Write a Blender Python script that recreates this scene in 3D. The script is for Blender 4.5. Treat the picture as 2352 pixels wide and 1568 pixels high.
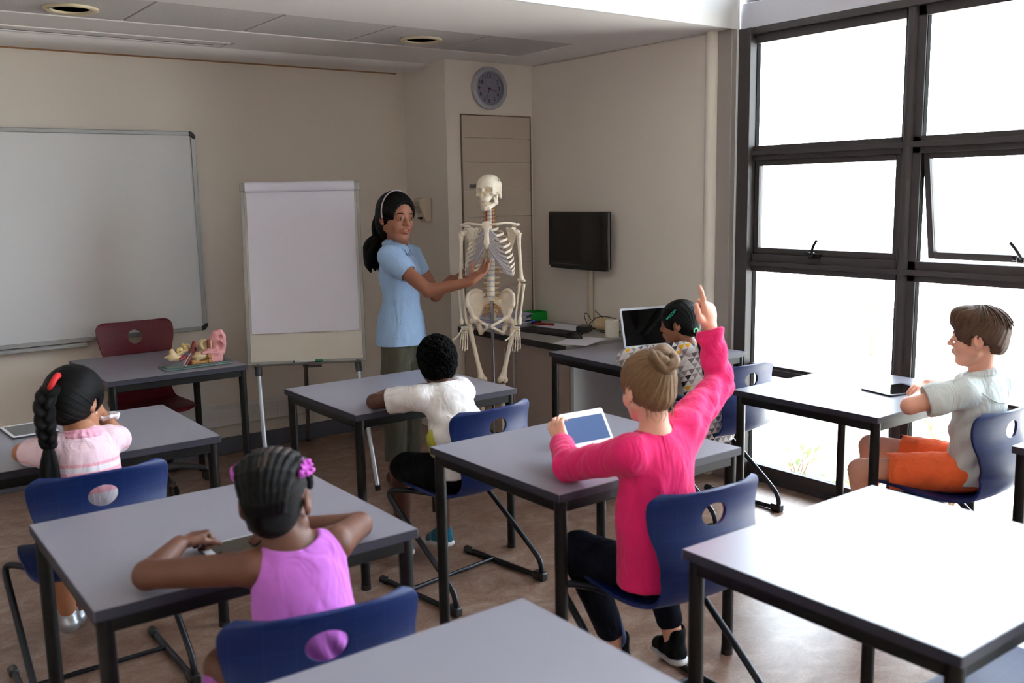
import bpy, math, random
import numpy as np
from mathutils import Vector, Matrix, Euler, noise as mnoise
random.seed(7); np.random.seed(7)
for o in list(bpy.data.objects): bpy.data.objects.remove(o)
sc = bpy.context.scene; C = sc.collection
pi = math.pi

# ------------------------------------------------ camera, world, exposure
cam_d = bpy.data.cameras.new('camera'); cam = bpy.data.objects.new('camera', cam_d); C.objects.link(cam)
yaw, pitch, roll = 0.638549, 0.154437, -0.017951
fw = Vector((math.sin(yaw)*math.cos(pitch), math.cos(yaw)*math.cos(pitch), -math.sin(pitch)))
rt = Vector((math.cos(yaw), -math.sin(yaw), 0)); up = rt.cross(fw)
rt2 = math.cos(roll)*rt + math.sin(roll)*up; up2 = -math.sin(roll)*rt + math.cos(roll)*up
M = Matrix((rt2, up2, -fw)).transposed().to_4x4(); M.translation = (0, 0, 1.6)
cam.matrix_world = M
cam_d.sensor_width = 36; cam_d.lens = 2186.2/2352*36
cam_d.clip_start = .02
cam_d.dof.use_dof = True; cam_d.dof.focus_distance = 4.7; cam_d.dof.aperture_fstop = 3.2
sc.camera = cam

w = bpy.data.worlds.new('sky'); sc.world = w; w.use_nodes = True
bg = w.node_tree.nodes['Background']; bg.inputs[0].default_value = (.80, .89, 1, 1); bg.inputs[1].default_value = 14.0
sun_d = bpy.data.lights.new('sun', 'SUN'); sun_d.energy = 25; sun_d.angle = .01; sun_d.color = (1, .93, .82)
sun = bpy.data.objects.new('sun', sun_d); C.objects.link(sun)
sun.rotation_euler = Vector((-.55, .35, 1.0)).to_track_quat('Z', 'Y').to_euler()   # high behind the building: lights the yard only
vs = sc.view_settings; vs.view_transform = 'Standard'; vs.look = 'None'; vs.gamma = 1; vs.use_curve_mapping = False
vs.exposure = 0.28
sc.cycles.use_denoising = True
sc.cycles.max_bounces = 8; sc.cycles.diffuse_bounces = 5; sc.cycles.glossy_bounces = 4; sc.cycles.transparent_max_bounces = 12
sc.cycles.sample_clamp_indirect = 6.0; sc.cycles.caustics_reflective = False; sc.cycles.caustics_refractive = False

# ------------------------------------------------ helpers
def lin(c):
    return tuple(((v/255)/12.92 if v/255 <= .04045 else ((v/255+.055)/1.055)**2.4) for v in c)
MATS = {}
def mat(name, col, rough=.5, metal=0, spec=.5, bump=0, bscale=60, bdist=.002, var=0, vscale=8, col2=None, coat=0, sheen=0, sss=0, trans=0, alpha=1):
    if name in MATS: return MATS[name]
    m = bpy.data.materials.new(name); m.use_nodes = True; nt = m.node_tree; b = nt.nodes['Principled BSDF']
    c = lin(col); b.inputs['Base Color'].default_value = (*c, 1)
    b.inputs['Roughness'].default_value = rough; b.inputs['Metallic'].default_value = metal
    b.inputs['Specular IOR Level'].default_value = spec
    if coat: b.inputs['Coat Weight'].default_value = coat
    if sheen: b.inputs['Sheen Weight'].default_value = sheen
    if sss:
        b.inputs['Subsurface Weight'].default_value = sss; b.inputs['Subsurface Scale'].default_value = .02
        b.inputs['Subsurface Radius'].default_value = (1, .35, .2)
    if trans: b.inputs['Transmission Weight'].default_value = trans
    if alpha < 1: b.inputs['Alpha'].default_value = alpha
    if var or col2 or bump:
        tc = nt.nodes.new('ShaderNodeTexCoord')
    if var or col2:
        n = nt.nodes.new('ShaderNodeTexNoise'); n.inputs['Scale'].default_value = vscale; n.inputs['Detail'].default_value = 5
        nt.links.new(tc.outputs['Object'], n.inputs['Vector'])
        r = nt.nodes.new('ShaderNodeValToRGB'); r.color_ramp.elements[0].position = .35; r.color_ramp.elements[1].position = .65
        c2 = lin(col2) if col2 else tuple(min(1, v*(1+var)) for v in c)
        c1 = c if col2 else tuple(v*(1-var) for v in c)
        r.color_ramp.elements[0].color = (*c1, 1); r.color_ramp.elements[1].color = (*c2, 1)
        nt.links.new(n.outputs[0], r.inputs[0]); nt.links.new(r.outputs[0], b.inputs['Base Color'])
    if bump:
        n2 = nt.nodes.new('ShaderNodeTexNoise'); n2.inputs['Scale'].default_value = bscale; n2.inputs['Detail'].default_value = 4
        nt.links.new(tc.outputs['Object'], n2.inputs['Vector'])
        bp = nt.nodes.new('ShaderNodeBump'); bp.inputs['Strength'].default_value = bump; bp.inputs['Distance'].default_value = bdist
        nt.links.new(n2.outputs[0], bp.inputs['Height']); nt.links.new(bp.outputs[0], b.inputs['Normal'])
    MATS[name] = m; return m

def link(o, parent=None):
    C.objects.link(o)
    if parent is not None: o.parent = parent
    return o
def tag(o, label=None, cat=None, group=None, kind=None):
    if label: o['label'] = label
    if cat: o['category'] = cat
    if group: o['group'] = group
    if kind: o['kind'] = kind
    return o
def thing(name, label, cat, loc=(0, 0, 0), rz=0, group=None):
    o = bpy.data.objects.new(name, None); o.location = loc; o.rotation_euler = (0, 0, rz); o.empty_display_size = .1
    link(o); return tag(o, label, cat, group)
def copy_tree(o, parent=None):
    c = o.copy(); C.objects.link(c)
    if parent is not None: c.parent = parent
    for ch in list(o.children): copy_tree(ch, c)
    return c
def relabel(o, label): o['label'] = label; return o

def frame(d):
    d = Vector(d).normalized(); a = Vector((0, 0, 1)) if abs(d.z) < .9 else Vector((1, 0, 0))
    x = a.cross(d).normalized(); return x, d.cross(x), d
class MB:
    def __init__(s): s.v = []; s.f = []; s.m = []; s.cm = 0
    def add(s, vs, fs):
        n = len(s.v); s.v += [tuple(v) for v in vs]; s.f += [tuple(i+n for i in f) for f in fs]; s.m += [s.cm]*len(fs); return s
    def box(s, a, b, basis=None, o=(0, 0, 0)):
        x0, y0, z0 = a; x1, y1, z1 = b
        v = [(x0,y0,z0),(x1,y0,z0),(x1,y1,z0),(x0,y1,z0),(x0,y0,z1),(x1,y0,z1),(x1,y1,z1),(x0,y1,z1)]
        if basis is not None: v = [tuple(basis @ Vector(p) + Vector(o)) for p in v]
        elif any(o): v = [(p[0]+o[0], p[1]+o[1], p[2]+o[2]) for p in v]
        return s.add(v, [(0,3,2,1),(4,5,6,7),(0,1,5,4),(1,2,6,5),(2,3,7,6),(3,0,4,7)])
    def tube(s, pts, r, n=12, cap=True, flat=None, closed=False):
        pts = [Vector(p) for p in pts]; k = len(pts); rs = r if hasattr(r, '__len__') else [r]*k
        vs = []; prev = None
        for i, p in enumerate(pts):
            if closed: d = pts[(i+1) % k]-pts[i-1]
            else: d = pts[min(i+1, k-1)]-pts[max(i-1, 0)]
            if d.length < 1e-9: d = Vector((0, 0, 1))
            d.normalize()
            if prev is None: x, y, _ = frame(d)
            else:
                x = prev - d*prev.dot(d)
                x = x.normalized() if x.length > 1e-6 else frame(d)[0]
                y = d.cross(x)
            prev = x
            for j in range(n):
                a = 2*pi*j/n; q = (math.cos(a)*x + math.sin(a)*y)*rs[i]
                if flat is not None:
                    fn, fs_ = Vector(flat[0]), flat[1]; q = q - fn*(q.dot(fn))*(1-fs_)
                vs.append(p+q)
        fs = []
        for i in range(k if closed else k-1):
            for j in range(n):
                a = i*n+j; b = i*n+(j+1) % n; c = ((i+1) % k)*n+(j+1) % n; d_ = ((i+1) % k)*n+j
                fs.append((a, b, c, d_))
        if cap and not closed: fs.append(tuple(range(n-1, -1, -1))); fs.append(tuple((k-1)*n+j for j in range(n)))
        return s.add(vs, fs)
    def cyl(s, a, b, r, n=24, r2=None): return s.tube([a, b], [r, r if r2 is None else r2], n)
    def lathe(s, prof, n=32, o=(0, 0, 0), axis=(0, 0, 1)):
        x, y, z = frame(axis); o = Vector(o); vs = []; k = len(prof)
        for r, h in prof:
            for j in range(n):
                a = 2*pi*j/n; vs.append(o + x*math.cos(a)*r + y*math.sin(a)*r + z*h)
        fs = [(i*n+j, i*n+(j+1) % n, (i+1)*n+(j+1) % n, (i+1)*n+j) for i in range(k-1) for j in range(n)]
        if prof[0][0] > 1e-6: fs.append(tuple(range(n-1, -1, -1)))
        if prof[-1][0] > 1e-6: fs.append(tuple((k-1)*n+j for j in range(n)))
        return s.add(vs, fs)
    def sphere(s, c, r, n=16, m=10, basis=None):
        r = r if hasattr(r, '__len__') else (r, r, r); vs = []; c = Vector(c)
        for i in range(m+1):
            t = pi*i/m
            for j in range(n):
                a = 2*pi*j/n; p = Vector((r[0]*math.sin(t)*math.cos(a), r[1]*math.sin(t)*math.sin(a), r[2]*math.cos(t)))
                if basis is not None: p = basis @ p
                vs.append(c+p)
        fs = [(i*n+j, (i+1)*n+j, (i+1)*n+(j+1) % n, i*n+(j+1) % n) for i in range(m) for j in range(n)]
        return s.add(vs, fs)
    def prism(s, poly, z0, z1, basis=None, o=(0, 0, 0)):
        n = len(poly); v = [(p[0], p[1], z0) for p in poly]+[(p[0], p[1], z1) for p in poly]
        if basis is not None: v = [tuple(basis @ Vector(p) + Vector(o)) for p in v]
        else: v = [(p[0]+o[0], p[1]+o[1], p[2]+o[2]) for p in v]
        return s.add(v, [tuple(range(n-1, -1, -1)), tuple(range(n, 2*n))]+[(i, (i+1) % n, n+(i+1) % n, n+i) for i in range(n)])
    def build(s, name, m, parent=None, bevel=0, seg=2, smooth=True, ang=.7, subsurf=0, kind=None, label=None):
        me = bpy.data.meshes.new(name); me.from_pydata(s.v, [], s.f); me.update()
        for mm in (m if isinstance(m, (list, tuple)) else [m]): me.materials.append(mm)
        me.polygons.foreach_set('material_index', s.m)
        if smooth:
            me.polygons.foreach_set('use_smooth', [True]*len(s.f)); me.set_sharp_from_angle(angle=ang)
        o = bpy.data.objects.new(name, me); link(o, parent)
        if bevel:
            md = o.modifiers.new('bevel', 'BEVEL'); md.width = bevel; md.segments = seg; md.limit_method = 'ANGLE'; md.angle_limit = .6
        if subsurf:
            md = o.modifiers.new('sub', 'SUBSURF'); md.levels = subsurf; md.render_levels = subsurf
        if kind: o['kind'] = kind
        if label: o['label'] = label
        return o
def rrect(w_, h_, r, n=6, cx=0, cy=0):
    out = []
    for qx, qy, a0 in ((1, 1, 0), (-1, 1, pi/2), (-1, -1, pi), (1, -1, 1.5*pi)):
        for i in range(n+1):
            a = a0+i*pi/2/n; out.append((cx+qx*(w_/2-r)+r*math.cos(a), cy+qy*(h_/2-r)+r*math.sin(a)))
    return out
def smoothpts(pts, it=2):
    for _ in range(it):
        q = [pts[0]]
        for a, b in zip(pts[:-1], pts[1:]):
            a, b = Vector(a), Vector(b); q += [a*.75+b*.25, a*.25+b*.75]
        q.append(pts[-1]); pts = q
    return [Vector(p) for p in pts]
# ------------------------------------------------ room shell
m_wall = mat('wall_paint', (228, 220, 210), .75, bump=.15, bscale=300, bdist=.0005)
m_ceil = mat('ceiling_paint', (236, 233, 232), .8)
m_white = mat('white_paint', (222, 222, 222), .6)
m_grey = mat('grey_column', (150, 142, 136), .5)
m_dark = mat('dark_frame', (66, 62, 62), .5, spec=.25)
m_black = mat('black_plastic', (18, 18, 19), .35)
m_alu = mat('aluminium', (190, 192, 196), .3, metal=.9)
XL, YB, YN, ZC, ZH = -2.6, 5.8, -2.4, 2.43, 3.35
XW, YC, YE = 4.015, 5.14, 3.47
# floor: mottled linoleum with welded seams
m = bpy.data.materials.new('linoleum'); m.use_nodes = True; nt = m.node_tree; b = nt.nodes['Principled BSDF']
tc = nt.nodes.new('ShaderNodeTexCoord')
n1 = nt.nodes.new('ShaderNodeTexNoise'); n1.inputs['Scale'].default_value = 7; n1.inputs['Detail'].default_value = 9; n1.inputs['Roughness'].default_value = .72; n1.inputs['Distortion'].default_value = .8
n2 = nt.nodes.new('ShaderNodeTexNoise'); n2.inputs['Scale'].default_value = 110; n2.inputs['Detail'].default_value = 6; n2.inputs['Distortion'].default_value = 1.2
mp = nt.nodes.new('ShaderNodeMapping'); mp.inputs['Scale'].default_value = (1, 1.25, 1)
nt.links.new(tc.outputs['Object'], mp.inputs[0]); nt.links.new(mp.outputs[0], n1.inputs[0]); nt.links.new(mp.outputs[0], n2.inputs[0])
ad = nt.nodes.new('ShaderNodeMath'); ad.operation = 'MULTIPLY_ADD'; ad.inputs[1].default_value = .45; nt.links.new(n2.outputs[0], ad.inputs[0]); nt.links.new(n1.outputs[0], ad.inputs[2])
r = nt.nodes.new('ShaderNodeValToRGB'); e = r.color_ramp.elements
e[0].position = .45; e[0].color = (*lin((92, 64, 52)), 1); e[1].position = .98; e[1].color = (*lin((180, 158, 142)), 1)
q = e.new(.68); q.color = (*lin((132, 102, 86)), 1); q = e.new(.80); q.color = (*lin((146, 122, 108)), 1)
nt.links.new(ad.outputs[0], r.inputs[0]); nt.links.new(r.outputs[0], b.inputs['Base Color'])
b.inputs['Roughness'].default_value = .33; b.inputs['Specular IOR Level'].default_value = .45
bp = nt.nodes.new('ShaderNodeBump'); bp.inputs['Strength'].default_value = .12; bp.inputs['Distance'].default_value = .002
nt.links.new(n2.outputs[0], bp.inputs['Height']); nt.links.new(bp.outputs[0], b.inputs['Normal'])
m_floor = m
MB().box((XL, YN, -.1), (4.2, YB, 0)).build('floor', m_floor, smooth=False, kind='structure')
s = MB()
s.box((XL, 1.18, 0), (4.12, 1.186, .0008))
s.build('trim_1', mat('seam', (140, 105, 88), .5), smooth=False, kind='structure')
MB().box((XL-.1, YN, 0), (XL, YB, ZH)).build('wall_left', m_wall, smooth=False, kind='structure')
MB().box((XL, YN-.1, 0), (4.2, YN, ZH)).build('wall_back', m_wall, smooth=False, kind='structure')
# front wall (whiteboard), the return towards the clock wall
MB().box((XL, YB, 0), (3.6, YB+.12, ZC)).build('wall_front', m_wall, smooth=False, kind='structure')
MB().prism([(3.33, YC), (3.45, YC), (3.6, YB), (3.42, YB)], 0, ZC).build('wall_return', m_wall, smooth=False, kind='structure')
MB().box((3.45, YC, 0), (XW+.1, YC+.1, ZC)).build('wall_clock', m_wall, smooth=False, kind='structure')
MB().box((XW, 3.575, 0), (XW+.18, YC+.1, ZC)).build('wall_right', m_wall, bevel=.012, seg=3, kind='structure')
MB().box((4.035, 3.45, 0), (4.165, 3.575, ZC)).build('wall_pier', m_grey, bevel=.003, kind='structure')
MB().cyl((4.028, 3.58, 0), (4.028, 3.58, ZC), .035, 24).build('wall_corner', m_wall, kind='structure')
# lowered ceiling over the front zone: plaster with one row of lay-in tiles
TX = [-1.02+.585*i for i in range(9)]   # tile joints
TX = [x+.01 for x in TX]
TY0, TY1 = 4.27, 4.83
c = MB()
c.box((XL, YE, ZC), (4.2, TY0, ZC+.12)); c.box((XL, TY1, ZC), (4.2, YB+.1, ZC+.12)); c.box((TX[-1], TY0, ZC), (4.2, TY1, ZC+.12)); c.box((XL, TY0, ZC+.05), (TX[-1], TY1, ZC+.12))
c.build('ceiling', m_ceil, smooth=False, kind='structure')
m_tile = mat('mineral_tile', (208, 204, 202), .9, bump=.9, bscale=420, bdist=.004, var=.14, vscale=260)
c = MB()
for a, bb in zip([XL]+TX[:-1], TX): c.box((a+.004, TY0+.004, ZC+.004), (bb-.004, TY1-.004, ZC+.03))
c.build('ceiling_tiles', m_tile, bevel=.003, smooth=False, kind='structure')
c = MB()
for a in TX: c.box((a-.004, TY0, ZC+.012), (a+.004, TY1, ZC+.03))
c.box((XL, TY0-.001, ZC+.012), (TX[-1], TY0+.004, ZC+.03)); c.box((XL, TY1-.004, ZC+.012), (TX[-1], TY1+.001, ZC+.03))
c.build('trim_2', mat('tile_gap', (40, 38, 36), .8), smooth=False, kind='structure')
# beam drop to the high part, upper ceiling
MB().box((XL, YE-.025, ZC-.001), (4.07, YE, ZH)).build('wall_beam', m_white, bevel=.002, smooth=False, kind='structure')
MB().box((XL, YN, ZH), (4.2, YE, ZH+.1)).build('ceiling_high', m_white, smooth=False, kind='structure')
# coved bulkhead along the front wall
pr = [(5.37, ZC), (5.376, ZC-.010), (5.39, ZC-.020), (5.41, ZC-.027), (5.45, ZC-.031), (5.55, ZC-.028), (5.80, ZC-.012), (5.80, ZC)]
B_ = Matrix(((0, 0, 1), (1, 0, 0), (0, 1, 0)))
MB().prism(pr, XL, 3.335, basis=B_).build('trim_3', m_ceil, kind='structure')
MB().box((XL, 5.785, ZC-.02), (3.36, 5.80, ZC-.012)).build('trim_4', mat('paint_edge', (150, 112, 72), .8), kind='structure')
# slot diffuser
t = thing('air_diffuser', 'long white slot air diffuser in the plaster ceiling above the whiteboard', 'air vent', (0, 0, 0))
f = MB()
f.box((-1.6, 5.165, ZC-.006), (2.0, 5.185, ZC+.0)); f.box((-1.6, 5.31, ZC-.006), (2.0, 5.335, ZC)); f.box((1.975, 5.165, ZC-.006), (2.0, 5.335, ZC)); f.box((-1.6, 5.165, ZC-.006), (-1.58, 5.335, ZC))
f.build('frame', m_ceil, t, bevel=.002)
MB().box((-1.58, 5.185, ZC-.004), (1.93, 5.27, ZC)).build('blade', m_ceil, t, bevel=.001)
MB().box((-1.58, 5.275, ZC-.0012), (1.93, 5.305, ZC)).build('slot', mat('slot_dark', (96, 104, 112), .6), t)
# downlights
m_cream = mat('cream_plastic', (214, 200, 168), .45)
def downlight(x, y, label):
    t = thing('downlight', label, 'ceiling light', (x, y, ZC), group='round recessed downlights in the tile row')
    MB().lathe([(.082, .002), (.086, -.006), (.104, -.010), (.112, -.006), (.113, .003), (.082, .003)], 40).build('trim_ring', m_cream, t)
    MB().lathe([(.082, .002), (.074, .012), (.068, .0265), (.0, .027)], 40).build('reflector', mat('reflector', (150, 148, 120), .35, metal=.3), t)
    MB().lathe([(0.0, .004), (.035, .005), (.045, .014), (.045, .026)], 24).build('lamp', mat('lamp_glass', (190, 192, 180), .2), t)
    return t
downlight(1.06, 4.62, 'round cream recessed downlight above the whiteboard side of the room')
downlight(2.82, 4.575, 'round cream recessed downlight close to the clock')
# baseboards
m_base = mat('baseboard_grey', (84, 86, 98), .5)
MB().box((XL, YB-.015, 0), (3.42, YB, .105)).build('baseboard_front', m_base, bevel=.003, kind='structure')
MB().box((XL, YN, 0), (XL+.015, YB-.015, .105)).build('baseboard_left', m_base, kind='structure')
# cable trunking on the front wall
tr = thing('cable_trunking', 'white plastic cable trunking running along the front wall above the baseboard', 'cable trunking', (0, 0, 0))
g = MB(); g.box((XL+.02, YB-.05, .19), (3.35, YB-.004, .30)); g.build('body', mat('trunking', (205, 202, 202), .5), tr, bevel=.004)
g = MB(); g.prism([(YB-.05, .30), (YB-.004, .318), (YB-.004, .30)], XL+.02, 3.35, basis=B_); g.build('top_lip', MATS['trunking'], tr)
g = MB()
for a, b2 in ((XL+.02, 1.98), (1.984, 2.36), (2.364, 3.35)): g.box((a, YB-.053, .195), (b2, YB-.05, .243)); g.box((a, YB-.053, .246), (b2, YB-.05, .296))
g.build('cover', MATS['trunking'], tr, bevel=.001)

# ------------------------------------------------ window wall (x about 4.13)
m_glass = bpy.data.materials.new('window_glass'); m_glass.use_nodes = True; nt = m_glass.node_tree; nt.nodes.clear()
out = nt.nodes.new('ShaderNodeOutputMaterial'); mx = nt.nodes.new('ShaderNodeMixShader'); tb = nt.nodes.new('ShaderNodeBsdfTransparent'); gb = nt.nodes.new('ShaderNodeBsdfGlossy')
fr = nt.nodes.new('ShaderNodeFresnel'); fr.inputs[0].default_value = 1.25; gb.inputs['Roughness'].default_value = .0; tb.inputs[0].default_value = (.97, .985, .98, 1)
nt.links.new(fr.outputs[0], mx.inputs[0]); nt.links.new(tb.outputs[0], mx.inputs[1]); nt.links.new(gb.outputs[0], mx.inputs[2]); nt.links.new(mx.outputs[0], out.inputs[0])
XA, XB = 4.13, 4.168
MY = [3.40, 2.47, 1.53, .59, -.35, -1.29, -2.23]     # mullion centres
ZT = [(0.0, .09), (.60, .655), (1.16, 1.255), (1.748, 1.825), (2.352, 2.43)]
fr_ = MB()
for z0, z1 in ZT: fr_.box((XA, YN, z0), (XB, 3.45, z1))
fr_.box((XA-.012, YN, 0), (XA, 3.45, .03)); fr_.box((XA-.02, YN, 1.19), (XA, 3.37, 1.215)); fr_.box((XA-.02, YN, 1.775), (XA, 3.37, 1.80)); fr_.box((XA-.02, YN, .615), (XA, 3.37, .64))
fr_.box((XA-.03, YN, 2.395), (XA, 3.45, 2.43))
fr_.build('window_frame_rails', m_dark, bevel=.002, kind='structure')
MB().box((4.085, 3.37, 0), (XB, 3.45, 2.43)).build('window_jamb', m_dark, bevel=.003, kind='structure'); MB().box((XA+.010, 3.367, 0), (XB, 3.3695, 2.43)).build('window_darkening_strip', mat('darkening_black', (14, 13, 13), .8, spec=.1), smooth=False, kind='structure')  # black strip added so the daylit side of the jamb stays dark
for i, y in enumerate(MY[1:]):
    p = MB(); p.box((XA, y-.05, 0), (XB, y+.05, 2.43)); p.tube([(XA, y+.012, 0), (XA, y+.012, 2.43)], .024, 20)
    p.build('window_mullion', m_dark, bevel=.003, kind='structure')
    for sy in (-1, 1): MB().box((XA+.010, y+sy*.0512-.0010, 0), (XB, y+sy*.0512+.0010, 2.43)).build('window_darkening_strip', mat('darkening_black', (14, 13, 13), .8, spec=.1), smooth=False, kind='structure')  # added black strips darken the mullion sides that catch the sky
MB().box((4.072, 3.447, 0), (4.09, 3.462, ZH)).build('trim_5', mat('strip_white', (226, 228, 230), .4), bevel=.002, kind='structure')
MB().box((4.10, YN, 2.43), (4.166, 3.45, 2.56)).build('wall_lintel', mat('lintel_white', (190, 190, 200), .5), bevel=.002, kind='structure')
cl = MB(); cl.box((XA, YN, 2.56), (XB, 3.45, 2.61)); cl.box((XA, YN, 3.27), (XB, 3.45, ZH))
for y in MY: cl.box((XA, y-.04, 2.6), (XB, y+.04, 3.3))
cl.build('window_clerestory', m_dark, bevel=.002, kind='structure')
g = MB(); g.box((XA+.03, YN, 2.6), (XA+.034, 3.4, 3.3)); g.build('window_clerestory_glass', m_glass, smooth=False, kind='structure')
m_blk = mat('handle_black', (20, 18, 20), .35)
def handle(parent, y, z, lean, x=XA-.004):
    h = MB()
    h.box((x-.014, y-.035, z-.02), (x, y+.03, z+.008)); h.box((x-.03, y-.008, z-.012), (x-.01, y+.022, z+.014))
    h.build('handle_base', m_blk, parent, bevel=.003)
    q_ = MB(); q_.tube(smoothpts([(x-.022, y, z-.004), (x-.034, y-.004*lean, z+.02), (x-.04, y-.018*lean, z+.05), (x-.042, y-.04*lean, z+.08)]), .0075, 10, flat=((1, 0, 0), .6)); q_.build('handle_lever', m_blk, parent)
    if True:
        q_ = MB(); q_.box((x-.02, y+.03, z-.005), (x-.012, y+.046, z+.016)); q_.build('handle_catch', m_blk, parent, bevel=.002)
for k in range(6):
    y1 = MY[k]-(.03 if k == 0 else .05); y0 = MY[k+1]+.05
    wn = bpy.data.objects.new('window_%d' % (k+1), None); link(wn); wn['kind'] = 'structure'
    for j in (0, 1, 2, 3):
        z0 = ZT[j][1]; z1 = ZT[j+1][0]
        if j == 2: continue
        MB().box((XA+.03, y0, z0), (XA+.034, y1, z1)).build('pane', m_glass, wn, smooth=False)
    # top-hung sash in the third row
    z0, z1 = ZT[2][1], ZT[3][0]; s_ = MB(); ww = .028
    s_.box((-.0, y0, -(z1-z0)), (.035, y0+ww, 0)); s_.box((0, y1-ww, -(z1-z0)), (.035, y1, 0)); s_.box((0, y0+ww, -ww), (.035, y1-ww, 0)); s_.box((0, y0+ww, -(z1-z0)), (.035, y1-ww, -(z1-z0)+ww+.004))
    so = s_.build('sash', m_dark, wn, bevel=.002)
    po = MB().box((.012, y0+ww, -(z1-z0)+ww), (.016, y1-ww, -ww)).build('pane', m_glass, so, smooth=False)
    so.location = (XA+.012, 0, z1); so.rotation_euler = (0, -.17 if k == 1 else 0, 0)
    if k == 1: so.location = (XA+.022, 0, z1)
    if k == 0: handle(wn, 2.965, 1.262, 1)
    elif k == 1: handle(so, 1.975, -(z1-z0)+.02, -1, x=-.004)
    if k < 2:
        q_ = MB(); yy = 2.93 if k == 0 else 2.0; q_.tube(smoothpts([(XA-.02, yy+.06, .628), (XA-.034, yy+.04, .632), (XA-.034, yy-.06, .622)]), .006, 8); q_.build('stay_bar', m_alu, wn)
for z in (.46, 1.02, 1.62, 2.18):
    MB().cyl((4.0835, 3.42, z), (4.0865, 3.42, z), .006, 12).build('screw', m_blk, kind='structure')
# outside
MB().box((4.25, -30, -.6), (60, 40, -.45)).build('ground', mat('paving', (228, 222, 212), .8), smooth=False, kind='structure')
m_leaf = mat('leaf_green', (86, 112, 40), .6, var=.5, vscale=20); m_brick = mat('brick_red', (150, 92, 66), .8, var=.5, vscale=14)
def shrub(x, y, h, w_, label, n=42, z=-.45):
    t = thing('shrub', label, 'shrub', (x, y, z), group='low shrubs outside the window')
    s_ = MB(); rr = random.Random(int(x*91+y*17))
    for _ in range(n):
        a = rr.uniform(0, 2*pi); ph = rr.uniform(.2, 1); R_ = w_*rr.uniform(.3, 1)
        p = Vector((R_*math.cos(a), R_*math.sin(a), h*rr.uniform(.15, 1)*(1-.5*(R_/w_)**2)))
        d = Vector((math.cos(a), math.sin(a), rr.uniform(-.2, 1))).normalized(); x_, y_, _z = frame(d); L = rr.uniform(.05, .11)
        s_.add([p, p+d*L*.5+x_*L*.22+y_*.006, p+d*L, p+d*L*.5-x_*L*.22+y_*.006], [(0, 1, 2, 3)])
    s_.build('foliage', m_leaf, t, smooth=False)
    st = MB()
    for k in range(5):
        a = k*1.26; st.tube([(0, 0, 0), (.3*w_*math.cos(a), .3*w_*math.sin(a), h*.4), (.5*w_*math.cos(a+.3), .5*w_*math.sin(a+.3), h*.75)], [.008, .006, .003], 6)
    st.build('stem', mat('stem', (96, 70, 44), .8), t)
shrub(5.45, 4.0, .26, .17, 'small green shrub outside, furthest from the seated boy')
shrub(5.50, 3.55, .24, .20, 'low green shrub outside beside the window mullion')
shrub(5.15, 3.25, .20, .14, 'tiny green plant closest to the glass')
shrub(5.7, 3.02, .50, .20, 'loose green shrub outside behind the boy in the white shirt')
def trunk(x, y, h, label):
    t = thing('tree_trunk', label, 'tree', (x, y, -.45), group='slim tree trunks in the yard')
    s_ = MB(); pts = [(0.02*math.sin(i*1.3), .03*math.sin(i*.9), h*i/8) for i in range(9)]
    s_.tube(pts, [.026-.002*i for i in range(9)], 8); s_.build('trunk', m_brick, t)
    rr = random.Random(int(x*10)); l = MB()
    for k in range(4):
        a = rr.uniform(0, 6.28); l.tube([pts[4+k], (pts[4+k][0]+.10*math.cos(a), .10*math.sin(a), pts[4+k][2]+.08)], [.014, .005], 6)
    l.build('branch', m_brick, t)
trunk(7.4, 4.74, 1.15, 'slim reddish tree trunk in the bright yard beyond the first window bay')
trunk(7.6, 4.60, 1.0, 'thin reddish tree trunk right beside the window mullion')
trunk(5.9, 3.30, .52, 'short reddish stump beyond the table of the seated boy')
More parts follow.
